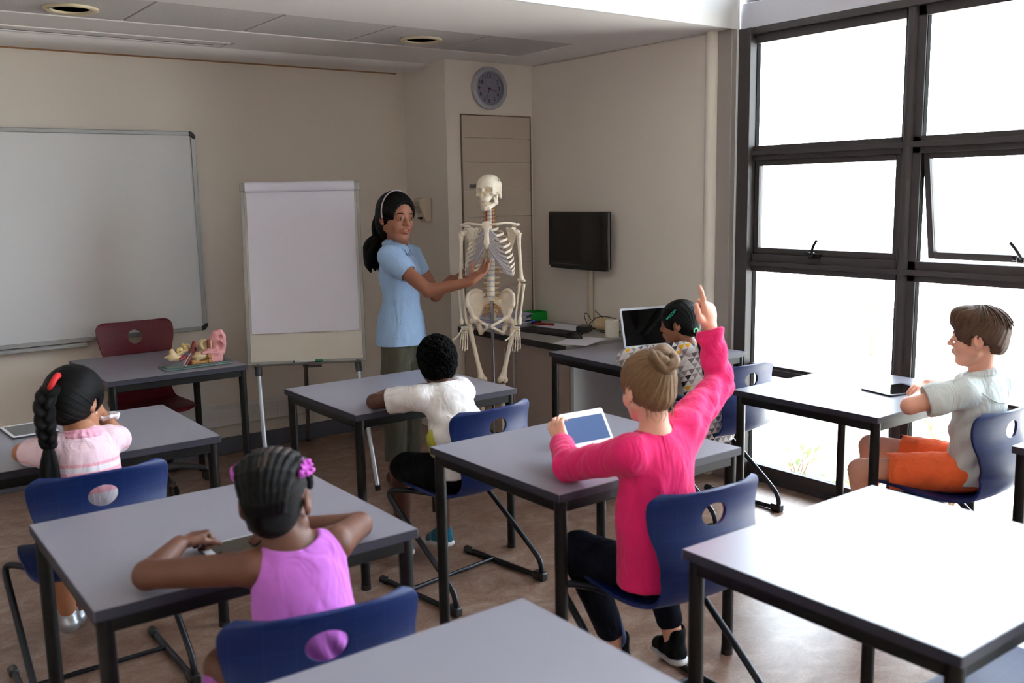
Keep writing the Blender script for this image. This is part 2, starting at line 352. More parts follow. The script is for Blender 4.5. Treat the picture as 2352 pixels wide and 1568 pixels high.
# ------------------------------------------------ signed-distance modelling (surface nets)
class Field:
    def __init__(s, lo, hi, h):
        s.lo = np.array(lo, np.float32); s.h = h; s.n = np.ceil((np.array(hi)-lo)/h).astype(int)+1
        s.d = np.full(s.n, 1.0, np.float32)
        s.ax = [s.lo[i]+h*np.arange(s.n[i], dtype=np.float32) for i in range(3)]
    def _win(s, lo, hi, m):
        a = np.maximum(0, np.floor((np.array(lo)-m-s.lo)/s.h).astype(int)); b = np.minimum(s.n, np.ceil((np.array(hi)+m-s.lo)/s.h).astype(int)+1)
        if (b <= a).any(): return None
        sl = tuple(slice(int(x), int(y)) for x, y in zip(a, b))
        X = s.ax[0][sl[0]][:, None, None]; Y = s.ax[1][sl[1]][None, :, None]; Z = s.ax[2][sl[2]][None, None, :]
        return sl, X, Y, Z
    def _put(s, sl, d, k, sub):
        o = s.d[sl]
        if sub:
            d = -d
            if k > 0: hh = np.clip(.5-.5*(o-d)/k, 0, 1); s.d[sl] = o*(1-hh)+d*hh+k*hh*(1-hh)
            else: s.d[sl] = np.maximum(o, d)
        elif k > 0:
            hh = np.clip(.5+.5*(o-d)/k, 0, 1); s.d[sl] = o*(1-hh)+d*hh-k*hh*(1-hh)
        else: s.d[sl] = np.minimum(o, d)
    def cap(s, a, b, ra, rb=None, k=.01, sub=False, flat=None):
        rb = ra if rb is None else rb; a = np.array(a, float); b = np.array(b, float); R_ = max(ra, rb)
        if flat is not None:
            fn = np.array(flat[0], float); fn /= np.linalg.norm(fn); fs = flat[1]; R2 = R_*max(1, fs)
        else: R2 = R_
        wv = s._win(np.minimum(a, b)-R2, np.maximum(a, b)+R2, 3*s.h+k)
        if wv is None: return s
        sl, X, Y, Z = wv; px, py, pz = X-a[0], Y-a[1], Z-a[2]; v = b-a
        if flat is not None:
            g = (1/fs-1); t = (px*fn[0]+py*fn[1]+pz*fn[2])*g; px = px+fn[0]*t; py = py+fn[1]*t; pz = pz+fn[2]*t
            v = v+fn*(v@fn)*g
        L = max(v@v, 1e-12); t = np.clip((px*v[0]+py*v[1]+pz*v[2])/L, 0, 1)
        d = np.sqrt((px-v[0]*t)**2+(py-v[1]*t)**2+(pz-v[2]*t)**2)-(ra+(rb-ra)*t)
        if flat is not None and fs < 1: d = d*(.5+.5*fs)
        s._put(sl, d.astype(np.float32), k, sub); return s
    def ell(s, c, r, basis=None, k=.01, sub=False):
        c = np.array(c, float); r = np.array(r if hasattr(r, '__len__') else (r,)*3, float); R2 = r.max()
        wv = s._win(c-R2, c+R2, 3*s.h+k)
        if wv is None: return s
        sl, X, Y, Z = wv; p = [X-c[0], Y-c[1], Z-c[2]]
        if basis is not None:
            B = np.array(basis); p = [p[0]*B[0][j]+p[1]*B[1][j]+p[2]*B[2][j] for j in range(3)]
        k0 = np.sqrt((p[0]/r[0])**2+(p[1]/r[1])**2+(p[2]/r[2])**2)
        k1 = np.sqrt((p[0]/r[0]**2)**2+(p[1]/r[1]**2)**2+(p[2]/r[2]**2)**2)
        s._put(sl, (k0*(k0-1)/np.maximum(k1, 1e-6)).astype(np.float32), k, sub); return s
    def box(s, c, hs, basis=None, rr=.004, k=.003, sub=False):
        c = np.array(c, float); R2 = float(np.linalg.norm(hs)); wv = s._win(c-R2, c+R2, 3*s.h+k)
        if wv is None: return s
        sl, X, Y, Z = wv; p = [X-c[0], Y-c[1], Z-c[2]]
        if basis is not None:
            B = np.array(basis); p = [p[0]*B[0][j]+p[1]*B[1][j]+p[2]*B[2][j] for j in range(3)]
        q = [np.abs(p[i])-hs[i]+rr for i in range(3)]
        d = np.sqrt(np.maximum(q[0], 0)**2+np.maximum(q[1], 0)**2+np.maximum(q[2], 0)**2)+np.minimum(np.maximum(np.maximum(q[0], q[1]), q[2]), 0)-rr
        s._put(sl, d.astype(np.float32), k, sub); return s
    def chain(s, pts, rs, k=.01, sub=False, flat=None):
        for i in range(len(pts)-1): s.cap(pts[i], pts[i+1], rs[i], rs[i+1], k, sub, flat)
        return s
    def cut(s, p, n, k=0):      # removes what lies on the +n side of the plane
        n = np.array(n, float); n /= np.linalg.norm(n)
        X, Y, Z = s.ax[0][:, None, None], s.ax[1][None, :, None], s.ax[2][None, None, :]
        d = (X-p[0])*n[0]+(Y-p[1])*n[1]+(Z-p[2])*n[2]
        if k: hh = np.clip(.5-.5*(s.d-d)/k, 0, 1); s.d = (s.d*(1-hh)+d*hh+k*hh*(1-hh)).astype(np.float32)
        else: s.d = np.maximum(s.d, d).astype(np.float32)
        return s
    def mesh(s):
        d = s.d; S = d < 0; c = np.zeros(tuple(s.n-1), np.uint8)
        for i in (0, 1):
            for j in (0, 1):
                for k in (0, 1): c += S[i:s.n[0]-1+i, j:s.n[1]-1+j, k:s.n[2]-1+k]
        I = np.argwhere((c > 0) & (c < 8)); m = len(I)
        cor = np.array([(i, j, k) for i in (0, 1) for j in (0, 1) for k in (0, 1)])
        vals = np.stack([d[I[:, 0]+q[0], I[:, 1]+q[1], I[:, 2]+q[2]] for q in cor], 1)
        acc = np.zeros((m, 3)); cnt = np.zeros(m)
        for a in range(8):
            for b in range(a+1, 8):
                if np.abs(cor[a]-cor[b]).sum() != 1: continue
                va, vb = vals[:, a], vals[:, b]; ok = (va < 0) != (vb < 0); t = np.where(ok, va/np.where(ok, va-vb, 1), 0)
                acc += np.where(ok[:, None], cor[a]+t[:, None]*(cor[b]-cor[a]), 0); cnt += ok
        V = (I+acc/cnt[:, None])*s.h+s.lo
        idx = np.full(tuple(s.n-1), -1, np.int32); idx[I[:, 0], I[:, 1], I[:, 2]] = np.arange(m)
        F = []
        for ax in range(3):
            sl0 = [slice(1, -1)]*3; sl1 = [slice(1, -1)]*3; sl0[ax] = slice(0, s.n[ax]-1); sl1[ax] = slice(1, s.n[ax])
            A, B = S[tuple(sl0)], S[tuple(sl1)]; E = np.argwhere(A != B)
            if not len(E): continue
            inn = A[E[:, 0], E[:, 1], E[:, 2]]; o = np.ones(3, int); o[ax] = 0; P = E+o
            u, v = (ax+1) % 3, (ax+2) % 3; du = np.zeros(3, int); du[u] = 1; dv = np.zeros(3, int); dv[v] = 1
            q = [idx[tuple((P-x).T)] for x in (du+dv, dv, 0*du, du)]
            Q = np.stack(q, 1); Q[~inn] = Q[~inn][:, ::-1]; F.append(Q[(Q >= 0).all(1)])
        return V, (np.concatenate(F) if F else np.zeros((0, 4), int))
    def build(s, name, m, parent=None, smooth=1, disp=None, label=None, inv=None):
        V, F = s.mesh()
        return np_obj(name, V, F, m, parent, smooth, disp, label, inv)
def np_obj(name, V, F, m, parent=None, smooth=0, disp=None, label=None, inv=None):
    if smooth:      # light Laplacian
        e = np.concatenate([F[:, [0, 1]], F[:, [1, 2]], F[:, [2, 3]], F[:, [3, 0]]])
        for it in range(smooth*2):
            a = np.zeros_like(V); n_ = np.bincount(e[:, 0], minlength=len(V))+np.bincount(e[:, 1], minlength=len(V))
            for c_ in range(3): a[:, c_] = np.bincount(e[:, 0], V[e[:, 1], c_], len(V))+np.bincount(e[:, 1], V[e[:, 0], c_], len(V))
            V = V+(.5 if it % 2 == 0 else -.52)*(a/np.maximum(n_, 1)[:, None]-V)
    if disp is not None:
        fn = np.cross(V[F[:, 2]]-V[F[:, 0]], V[F[:, 3]]-V[F[:, 1]]); N = np.zeros_like(V)
        for c_ in range(4): np.add.at(N, F[:, c_], fn)
        N /= np.maximum(np.linalg.norm(N, axis=1), 1e-12)[:, None]; V = V+N*disp(V, N)[:, None]
    if inv is not None: V = V-np.array(inv)
    me = bpy.data.meshes.new(name); me.vertices.add(len(V)); me.vertices.foreach_set('co', V.astype(np.float32).ravel())
    me.loops.add(F.size); me.loops.foreach_set('vertex_index', F.astype(np.int32).ravel())
    me.polygons.add(len(F)); me.polygons.foreach_set('loop_start', np.arange(0, F.size, 4, dtype=np.int32)); me.update(calc_edges=True)
    me.polygons.foreach_set('use_smooth', np.ones(len(F), bool))
    for mm in (m if isinstance(m, (list, tuple)) else [m]): me.materials.append(mm)
    o = bpy.data.objects.new(name, me); link(o, parent)
    if label: o['label'] = label
    return o
def wav(V, sc_, seed=0):     # cheap smooth pseudo-noise in -1..1
    r = np.random.RandomState(seed); out = np.zeros(len(V))
    for i in range(7):
        d = r.randn(3); d /= np.linalg.norm(d); f = sc_*(.6+1.3*r.rand()); ph = r.rand()*6.28
        out += np.sin(V@d*f+ph+1.7*np.sin(V@np.roll(d, 1)*f*.6+ph*2))
    return out/7

# ------------------------------------------------ tables
m_top = mat('laminate_grey', (134, 132, 144), .30, spec=.42, bump=.06, bscale=900, bdist=.0003)
m_edge = mat('table_edge', (48, 48, 60), .45, spec=.35)
m_leg = mat('table_steel', (9, 9, 12), .42, spec=.3)
def make_table(label, x, y, rz=0, group='grey laminate classroom tables', W_=.80, D_=.70):
    t = thing('classroom_table', label, 'table', (x, y, 0), rz, group); hx, hy, z = W_/2, D_/2, .74
    f = MB(); f.add([(-hx+.001, -hy+.001, z), (hx-.001, -hy+.001, z), (hx-.001, hy-.001, z), (-hx+.001, hy-.001, z)], [(0, 1, 2, 3)])
    f.box((-hx+.001, -hy+.001, z-.023), (hx-.001, hy-.001, z-.0005)); f.build('tabletop', m_top, t, smooth=False)
    f = MB()
    poly = rrect(W_, D_, .004, 2); inn = rrect(W_-.005, D_-.005, .003, 2); n = len(poly)
    f.add([(p[0], p[1], z-.024) for p in poly]+[(p[0], p[1], z-.001) for p in poly]+[(p[0], p[1], z+.0003) for p in inn]+[(p[0], p[1], z-.024) for p in inn],
          [(i, (i+1) % n, n+(i+1) % n, n+i) for i in range(n)]+[(n+i, n+(i+1) % n, 2*n+(i+1) % n, 2*n+i) for i in range(n)]+[(3*n+i, 3*n+(i+1) % n, (i+1) % n, i) for i in range(n)])
    f.build('edge_band', m_edge, t, smooth=False)
    f = MB(); i_ = .022
    for sy in (-1, 1): f.box((-hx+i_, sy*(hy-i_)-.010, z-.060), (hx-i_, sy*(hy-i_)+.010, z-.024))
    for sx in (-1, 1): f.box((sx*(hx-i_)-.010, -hy+i_, z-.060), (sx*(hx-i_)+.010, hy-i_, z-.024))
    f.build('apron', m_leg, t, bevel=.003)
    for sx in (-1, 1):
        for sy in (-1, 1):
            f = MB(); f.cyl((sx*(hx-.026), sy*(hy-.026), .0), (sx*(hx-.026), sy*(hy-.026), z-.024), .019, 20); l = f.build('leg', m_leg, t)
            f = MB(); f.cyl((sx*(hx-.026), sy*(hy-.026), .0), (sx*(hx-.026), sy*(hy-.026), .02), .0205, 20); f.build('foot_cap', m_black, l)
    return t
tabB = make_table('grey table where the boy in the white t-shirt leans, in front of the skeleton', 2.095, 3.68)
def table(label, x, y, rz=0):
    t = copy_tree(tabB); t.location = (x, y, 0); t.rotation_euler = (0, 0, rz); return relabel(t, label)
make_table('grey table in front of the girl with the long braid', .665, 3.72, W_=1.0)
table('grey table under the arms of the girl in the purple tank top', .815, 2.41)
table('grey table of the girl in pink with her arm raised', 2.07, 2.39, .005)
table('grey table that carries the open white laptop', 3.61, 3.645, -.025)
table('white-gleaming grey table of the boy in orange shorts by the window', 3.582, 2.335)
table('empty gleaming grey table behind the pink girl\'s chair, nearest the window side', 2.037, 1.18)
table('empty grey table cut by the bottom edge of the photo', .768, 1.20)
table('grey table corner behind the boy in orange shorts, at the right edge of the photo', 3.56, 1.13)
table('grey teacher\'s table that carries the ear model', 1.46, 5.15, pi/2)

# ------------------------------------------------ blue cantilever chairs
def shell_mat(name, col):
    m = mat(name, col, .45, spec=.35, bump=.25, bscale=900, bdist=.0004); nt = m.node_tree; b = nt.nodes['Principled BSDF']
    tc = nt.nodes.new('ShaderNodeTexCoord'); br = nt.nodes.new('ShaderNodeTexBrick'); br.offset = 0
    for k_, v_ in (('Scale', 1), ('Mortar Size', .0011), ('Brick Width', .062), ('Row Height', .055), ('Mortar Smooth', .3)): br.inputs[k_].default_value = v_
    c = lin(col); br.inputs['Color1'].default_value = (*c, 1); br.inputs['Color2'].default_value = (*c, 1); br.inputs['Mortar'].default_value = (*[min(1, v*1.35+.006) for v in c], 1)
    nt.links.new(tc.outputs['UV'], br.inputs['Vector']); nt.links.new(br.outputs[0], b.inputs['Base Color']); return m
m_blue = shell_mat('chair_blue', (5, 32, 86)); m_red = shell_mat('chair_red', (92, 16, 32)); m_tube = mat('chair_tube', (38, 40, 46), .28, metal=.6)
def shell(name, m, parent, prof, hole, curv, th=.011):
    P = [Vector((0, y, z)) for y, z, w_ in prof]; Wd = [w_ for _, _, w_ in prof]
    # Catmull-Rom resample
    pts, ws = [], []
    for i in range(len(P)-1):
        p0, p1, p2, p3 = P[max(i-1, 0)], P[i], P[i+1], P[min(i+2, len(P)-1)]; w0, w1, w2, w3 = Wd[max(i-1, 0)], Wd[i], Wd[i+1], Wd[min(i+2, len(P)-1)]
        for q in range(12):
            t = q/12; f_ = lambda a, b_, c_, d_: .5*((2*b_)+(c_-a)*t+(2*a-5*b_+4*c_-d_)*t*t+(3*b_-a-3*c_+d_)*t**3)
            pts.append(f_(p0, p1, p2, p3)); ws.append(f_(w0, w1, w2, w3))
    pts.append(P[-1]); ws.append(Wd[-1]); L = [0]
    for a, b_ in zip(pts[:-1], pts[1:]): L.append(L[-1]+(b_-a).length)
    T = L[-1]; N = int(T/.0052); K = 60; rc = .035
    def at(s_):
        i = min(max(int(np.searchsorted(L, s_))-1, 0), len(L)-2); t = (s_-L[i])/(L[i+1]-L[i]); return pts[i].lerp(pts[i+1], t), ws[i]*(1-t)+ws[i+1]*t
    sh = None
    for q in range(400):
        p, _ = at(T*q/400)
        if p.z >= hole[0] and q > 150: sh = T*q/400; break
    V = []; G = {}
    for i in range(N+1):
        s_ = T*i/N; p, w_ = at(s_); e = min(s_, T-s_)
        ww = w_-rc+math.sqrt(max(0, rc*rc-(rc-e)**2)) if e < rc else w_
        d = (at(min(T, s_+.004))[0]-at(max(0, s_-.004))[0]).normalized(); nrm = Vector((0, -d.z, d.y)).normalized()   # upward / forward side
        if nrm.z < 0 and nrm.y < 0: nrm = -nrm
        fwd = Vector((0, d.z, -d.y)) if d.z > .3 else None
        cv = curv(s_/T, p)
        for j in range(K+1):
            v_ = -1+2*j/K; x = ww*v_
            q_ = p+Vector((x, 0, 0))+cv*abs(v_)**2.2
            G[i, j] = (q_, s_, x)
    hx_, hs_ = hole[1], hole[2]
    inside = lambda i, j: ((G[i, j][2]/hx_)**2+((G[i, j][1]-sh)/hs_)**2) < 1
    faces = []; used = set()
    for i in range(N):
        for j in range(K):
            c = [(i, j), (i+1, j), (i+1, j+1), (i, j+1)]; ins = [inside(*q) for q in c]
            if sum(ins) >= 3: continue
            faces.append(c); used |= set(c)
    idx = {g: n for n, g in enumerate(sorted(used))}
    vs = []; uvs = []
    cnt = {}
    for c in faces:
        for a, b_ in zip(c, c[1:]+c[:1]): cnt[frozenset((a, b_))] = cnt.get(frozenset((a, b_)), 0)+1
    bd = set(); [bd.update(e_) for e_, n_ in cnt.items() if n_ == 1]
    for g in sorted(used):
        q_, s_, x = G[g]
        if g in bd and abs(x) < hx_*1.5 and abs(s_-sh) < hs_*1.5 and 0 < g[0] < N:
            a = math.atan2((s_-sh)/hs_, x/hx_); s2, x2 = sh+hs_*math.sin(a), hx_*math.cos(a)
            p, w_ = at(s2); q_ = p+Vector((x2, 0, 0))+curv(s2/T, p)*abs(x2/w_)**2.2; s_, x = s2, x2
        vs.append(tuple(q_)); uvs.append((x, s_))
    me = bpy.data.meshes.new(name); me.from_pydata(vs, [], [tuple(idx[g] for g in c) for c in faces]); me.update()
    uv = me.uv_layers.new(name='UVMap')
    for lp in me.loops: uv.data[lp.index].uv = uvs[lp.vertex_index]
    me.polygons.foreach_set('use_smooth', [True]*len(faces)); me.materials.append(m)
    o = bpy.data.objects.new(name, me); link(o, parent)
    md = o.modifiers.new('solid', 'SOLIDIFY'); md.thickness = th; md.offset = 0
    md = o.modifiers.new('bevel', 'BEVEL'); md.width = .0035; md.segments = 3; md.limit_method = 'ANGLE'; md.angle_limit = .9
    return o
CH = [(.185, .425, .165), (.175, .437, .185), (.10, .438, .198), (0, .430, .20), (-.09, .424, .198), (-.17, .428, .188), (-.235, .452, .178), (-.283, .505, .172), (-.300, .565, .176), (-.288, .625, .186), (-.268, .69, .200), (-.268, .75, .208), (-.282, .80, .206)]
def chair_curv(t, p):
    if p.z < .45 and p.y > -.2: return Vector((0, 0, .012))
    k = min(1, max(0, (p.z-.44)/.1)); return Vector((0, .045*k+.02*max(0, (.62-p.z)/.15)*k, .012*(1-k)))
def make_chair(label, x, y, rz, group='blue plastic cantilever chairs'):
    t = thing('classroom_chair', label, 'chair', (x, y, 0), rz, group)
    shell('seat_shell', m_blue, t, [(a_, z_ if z_ < .44 else .43+(z_-.43)*.945, w_) for a_, z_, w_ in CH], (.704, .045, .034), chair_curv)
    for sx in (-1, 1):
        X_ = .235*sx; f = MB()
        path = [(X_, .20, .012), (X_, .0, .012), (X_, -.222, .012), (X_, -.268, .022), (X_, -.262, .075), (X_, -.23, .115), (X_, .10, .355), (X_, .145, .392), (X_*.96, .135, .412), (X_*.8, .06, .418), (X_*.6, -.05, .414)]
        f.tube(smoothpts(path, 3), .0115, 12); f.build('side_tube', m_tube, t)
        f = MB(); f.box((X_-.018, -.285, 0), (X_+.018, -.225, .036)); f.build('glide', m_black, t, bevel=.006)
        f = MB(); f.tube([(X_, .165, .012), (X_, .215, .012)], .0165, 14); f.build('glide', m_black, t, bevel=.004)
    f = MB(); f.cyl((-.235, .03, .016), (.235, .03, .016), .0085, 12); f.build('cross_bar', m_tube, t)
    f = MB(); f.box((-.15, -.10, .400), (.15, .08, .416)); f.build('seat_support', m_black, t, bevel=.006)
    return t
chA = make_chair('blue chair on which the girl with the long braid sits', .668, 3.295, .005)
def chair(label, x, y, rz):
    c = copy_tree(chA); c.location = (x, y, 0); c.rotation_euler = (0, 0, rz); return relabel(c, label)
chair('blue chair on which the girl in the purple tank top sits', .820, 1.945, -.19)
chair('blue chair on which the boy in the white t-shirt sits', 2.072, 3.205, .125)
chair('blue chair on which the girl in the bright pink sweater sits', 1.995, 1.99, -.085)
chair('blue chair on which the girl at the laptop sits', 3.56, 3.16, 0.0)
chair('blue chair on which the boy in orange shorts sits', 3.52, 1.925, .03)
chair('blue chair pushed under the empty gleaming table in the bottom right corner', 2.15, .93, .05)

# ------------------------------------------------ red task chair at the teacher's table
t = thing('task_chair', 'dark red plastic task chair on castors behind the teacher\'s table', 'chair', (1.485, 5.40, 0), pi)
RC = [(.20, .44, .17), (.18, .455, .19), (.08, .455, .20), (-.05, .45, .20), (-.16, .455, .19), (-.215, .50, .18), (-.235, .58, .17), (-.225, .68, .175), (-.22, .72, .185), (-.225, .80, .205), (-.235, .86, .212), (-.25, .915, .208)]
shell('seat_shell', m_red, t, RC, (.825, .040, .040), lambda q, p: Vector((0, 0, .012)) if p.z < .47 else Vector((0, .03, 0)))
f = MB(); f.lathe([(.055, .36), (.06, .40), (.05, .435), (.0, .436)], 24); f.box((-.11, -.11, .42), (.11, .11, .44)); f.build('mechanism', m_black, t, bevel=.004)
f = MB(); f.cyl((0, 0, .09), (0, 0, .37), .022, 20); f.cyl((0, 0, .07), (0, 0, .20), .03, 20); f.build('gas_column', m_black, t)
f = MB()
for k in range(5):
    a = k*2*pi/5+.35; f.tube([(0, 0, .10), (.14*math.cos(a), .14*math.sin(a), .095), (.27*math.cos(a), .27*math.sin(a), .07)], [.026, .02, .014], 10)
f.build('star_base', mat('base_grey', (52, 54, 58), .4), t)
for k in range(5):
    a = k*2*pi/5+.35; cx, cy = .27*math.cos(a), .27*math.sin(a); f = MB(); tx, ty = -math.sin(a), math.cos(a)
    for sg in (-1, 1): f.cyl((cx+tx*.006*sg, cy+ty*.006*sg, .028), (cx+tx*.02*sg, cy+ty*.02*sg, .028), .028, 18)
    f.build('castor', m_black, t, bevel=.003)
f = MB(); f.tube(smoothpts([(.03, 0, .43), (.12, .02, .42), (.19, .02, .40)]), .005, 8); f.build('lever', m_black, t)

# ------------------------------------------------ whiteboard
m_wb = mat('whiteboard_enamel', (222, 224, 228), .16, spec=.55, bump=.02, bscale=3, bdist=.02)
t = thing('whiteboard', 'large wall-mounted whiteboard with grey frame and black corners', 'whiteboard', (0, 5.79, 0))
MB().box((-1.0, -.012, .82), (1.945, -.001, 1.985)).build('panel', m_wb, t)
f = MB(); f.box((-1.0, -.022, 1.972), (1.93, -.001, 1.995)); f.box((-1.0, -.022, .805), (1.93, -.001, .83)); f.box((1.93, -.022, .84), (1.955, -.001, 1.96)); f.build('frame', mat('frame_alu', (168, 170, 170), .4, metal=.4), t, bevel=.003)
for sz in (0, 1):
    zc = 1.995 if sz else .805; sg = -1 if sz else 1
    poly = [(1.92, zc), (1.935, zc), (1.948, zc+sg*.009), (1.957, zc+sg*.024), (1.957, zc+sg*.042), (1.944, zc+sg*.042), (1.92, zc+sg*.020)]
    if sz: poly = poly[::-1]
    MB().prism([(p[0], p[1]) for p in poly], .001, .026, basis=Matrix(((1, 0, 0), (0, 0, -1), (0, 1, 0)))).build('corner_cap', m_black, t, bevel=.002)
MB().box((-.1, -.07, .785), (1.25, -.002, .803)).build('pen_tray', MATS['frame_alu'], t, bevel=.003)

# ------------------------------------------------ flip chart easel
bl = Vector((1.90, 4.97, .71)); br = Vector((2.455, 4.684, .705)); tl = Vector((1.985, 5.135, 1.640)); 
ux = (br-bl); ux.z = 0; Wf = ux.length; ux.normalize(); vz = Vector((.045, .14, .93)).normalized(); nn = ux.cross(vz).normalized(); vz = nn.cross(ux).normalized()
FB = Matrix((ux, vz, nn)).transposed()   # nn points at the class (towards -y)
if nn.y > 0: FB = Matrix((ux, vz, -nn)).transposed(); nn = -nn
fc = thing('flip_chart', 'flip chart easel with blank lilac-white paper left of the teacher', 'flip chart', bl)
Hf = .945
MB().box((0, 0, -.012), (Wf, Hf, 0), basis=FB).build('board', mat('easel_board', (212, 206, 196), .4), fc)
f = MB(); f.box((-.008, -.008, -.018), (.010, Hf+.0, .006), basis=FB); f.box((Wf-.010, -.008, -.018), (Wf+.008, Hf, .006), basis=FB); f.box((-.008, -.014, -.018), (Wf+.008, .002, .008), basis=FB); f.build('frame', mat('easel_frame', (150, 150, 148), .4, metal=.3), fc, bevel=.002)
f = MB(); f.box((-.012, Hf-.012, -.02), (Wf+.012, Hf+.036, .012), basis=FB); f.build('clamp_bar', MATS['easel_frame'], fc, bevel=.004)
m_paper = mat('paper_white', (226, 224, 238), .7)
MB().box((.022, .155, .001), (Wf-.022, Hf-.01, .010), basis=FB).build('paper_pad', m_paper, fc, bevel=.001)
f = MB(); f.tube([FB @ Vector((.018, Hf+.012, .014)), FB @ Vector((Wf-.018, Hf+.012, .014))], .027, 24, flat=(nn, .55)); f.build('rolled_sheet', m_paper, fc)
MB().box((.02, -.022, .0), (Wf-.02, -.012, .032), basis=FB).build('tray', mat('tray_dark', (84, 82, 80), .5), fc, bevel=.003)
m_etube = mat('easel_tube', (200, 204, 214), .3, metal=.5)
def eleg(p0, foot, dark=False, r=.0125):
    p0 = FB @ Vector(p0); ft = Vector(foot)-bl; f = MB(); f.cyl(p0, ft+Vector((0, 0, .02)), r, 18); l = f.build('leg', MATS['tray_dark'] if dark else m_etube, fc)
    d = (ft-p0).normalized(); f = MB(); f.cyl(ft+Vector((0, 0, .001)), ft+Vector((0, 0, .03)), r+.003, 16); f.build('rubber_foot', m_black, l)
    f = MB(); f.cyl(p0-d*.01, p0+d*.055, r+.006, 16); f.build('socket', mat('socket', (60, 64, 72), .4), fc, bevel=.002)
eleg((.045, -.02, -.006), (1.90, 4.80, 0)); eleg((Wf-.04, -.02, -.006), (2.407, 4.506, 0)); eleg((Wf*.48, .0, -.03), (2.566, 5.74, 0), dark=True, r=.012)
f = MB(); f.box((Wf*.5, -.04, -.03), (Wf*.62, -.026, -.0), basis=FB); f.build('latch', m_black, fc, bevel=.003)
mk = thing('marker', 'white whiteboard marker with green cap on the easel tray', 'marker', bl+FB @ Vector((.245, -.003, .019)))
MB().cyl((0, 0, 0), ux*.11, .0068, 14).build('barrel', m_white, mk); MB().cyl(ux*.108, ux*.15, .0076, 14).build('cap', mat('marker_green', (10, 110, 60), .4), mk); MB().cyl(-ux*.012, ux*.001, .006, 14).build('end_plug', MATS['marker_green'], mk)

# ------------------------------------------------ wall clock
m_ck = mat('clock_white', (172, 172, 182), .35); m_ink = mat('ink', (14, 14, 16), .5)
ck = thing('wall_clock', 'round white wall clock showing about half past three', 'clock', (3.66, YC, 2.268))
Bc = Matrix(((1, 0, 0), (0, 0, -1), (0, 1, 0)))   # local (x, up, out of the wall)
f = MB(); f.lathe([(.118, .0), (.130, .002), (.136, .012), (.134, .026), (.124, .034), (.112, .034), (.106, .028), (.104, .012)], 64, axis=(0, -1, 0)); f.build('rim', m_ck, ck)
f = MB(); f.lathe([(0, .0122), (.105, .012), (.105, .004), (0, .003)], 64, axis=(0, -1, 0)); f.build('dial', mat('dial', (160, 158, 184), .5), ck, ang=.4)
def text_mesh(mb, txt, size, B, o, cx=True):
    cu = bpy.data.curves.new('t', 'FONT'); cu.body = txt; cu.size = size; cu.align_x = 'CENTER' if cx else 'LEFT'; cu.align_y = 'CENTER'; cu.offset = size*.012; cu.extrude = .0004; cu.resolution_u = 3
    ob = bpy.data.objects.new('t', cu); C.objects.link(ob); dg = bpy.context.evaluated_depsgraph_get(); me = bpy.data.meshes.new_from_object(ob.evaluated_get(dg))
    mb.add([B @ v.co+Vector(o) for v in me.vertices], [tuple(p.vertices) for p in me.polygons]); bpy.data.objects.remove(ob); bpy.data.meshes.remove(me)
f = MB()
for h_ in range(1, 13):
    a = h_*pi/6; text_mesh(f, str(h_), .034, Bc, Bc @ Vector((.078*math.sin(a), .078*math.cos(a), .0128)))
f.build('numerals', m_ink, ck, smooth=False)
f = MB()
for k in range(60):
    a = k*pi/30; L = .003 if k % 5 else .006; d = Vector((math.sin(a), math.cos(a), 0)); s_ = Vector((math.cos(a), -math.sin(a), 0))*(.0007 if k % 5 else .0014)
    f.add([Bc @ (d*.097-s_+Vector((0, 0, .0128))), Bc @ (d*.097+s_+Vector((0, 0, .0128))), Bc @ (d*(.097+L)+s_+Vector((0, 0, .0128))), Bc @ (d*(.097+L)-s_+Vector((0, 0, .0128)))], [(0, 1, 2, 3)])
f.build('minute_marks', m_ink, ck, smooth=False)
def hand(name, deg, L, w_, z, m_, tail=.012):
    a = math.radians(deg); d = Vector((math.sin(a), math.cos(a), 0)); s_ = Vector((d.y, -d.x, 0)); z_ = Vector((0, 0, z)); f = MB()
    q = [d*-tail-s_*w_*.6, d*-tail+s_*w_*.6, d*L+s_*w_*.35, d*L-s_*w_*.35]
    f.add([Bc @ (p+z_) for p in q]+[Bc @ (p+z_+Vector((0, 0, .0008))) for p in q], [(3, 2, 1, 0), (4, 5, 6, 7), (0, 1, 5, 4), (1, 2, 6, 5), (2, 3, 7, 6), (3, 0, 4, 7)]); f.build(name, m_, ck, smooth=False)
hand('hour_hand', 106, .058, .003, .016, m_ink); hand('minute_hand', 200, .084, .0024, .018, m_ink); hand('second_hand', 302, .066, .001, .020, mat('hand_red', (150, 50, 30), .4), .03)
MB().lathe([(.006, .015), (.006, .023), (0, .024)], 16, axis=(0, -1, 0)).build('hub', MATS['hand_red'], ck)
g = MB(); g.lathe([(0, .0295), (.105, .029)], 48, axis=(0, -1, 0)); g.build('glass', m_glass, ck)

# ------------------------------------------------ slatted cupboard door / roller panel on the clock wall, sign on it
dp = thing('panel_door', 'flush cream panelled cupboard door with horizontal joints under the clock', 'cupboard door', (3.44, YC, 0))
zs = [.76, .985, 1.14, 1.295, 1.45, 1.62, 1.80, 1.955, 2.095]
m_pan = mat('panel_cream', (188, 174, 160), .55)
f = MB()
for a, b2 in zip(zs[:-1], zs[1:]): f.box((0, -.012, a+.0015), (.545, -.001, b2-.0015))
f.build('panel', m_pan, dp, bevel=.001); f = MB(); f.box((-.006, -.014, .75), (0, -.001, 2.10)); f.box((.545, -.018, .75), (.551, -.001, 2.10)); f.box((-.006, -.014, 2.095), (.551, -.001, 2.101)); f.build('frame', mat('panel_edge', (120, 104, 88), .6), dp)
sg = thing('door_sign', 'tiny grey plate with dark characters on the panelled door beside the skull', 'sign', (3.512, YC-.0125, 1.648))
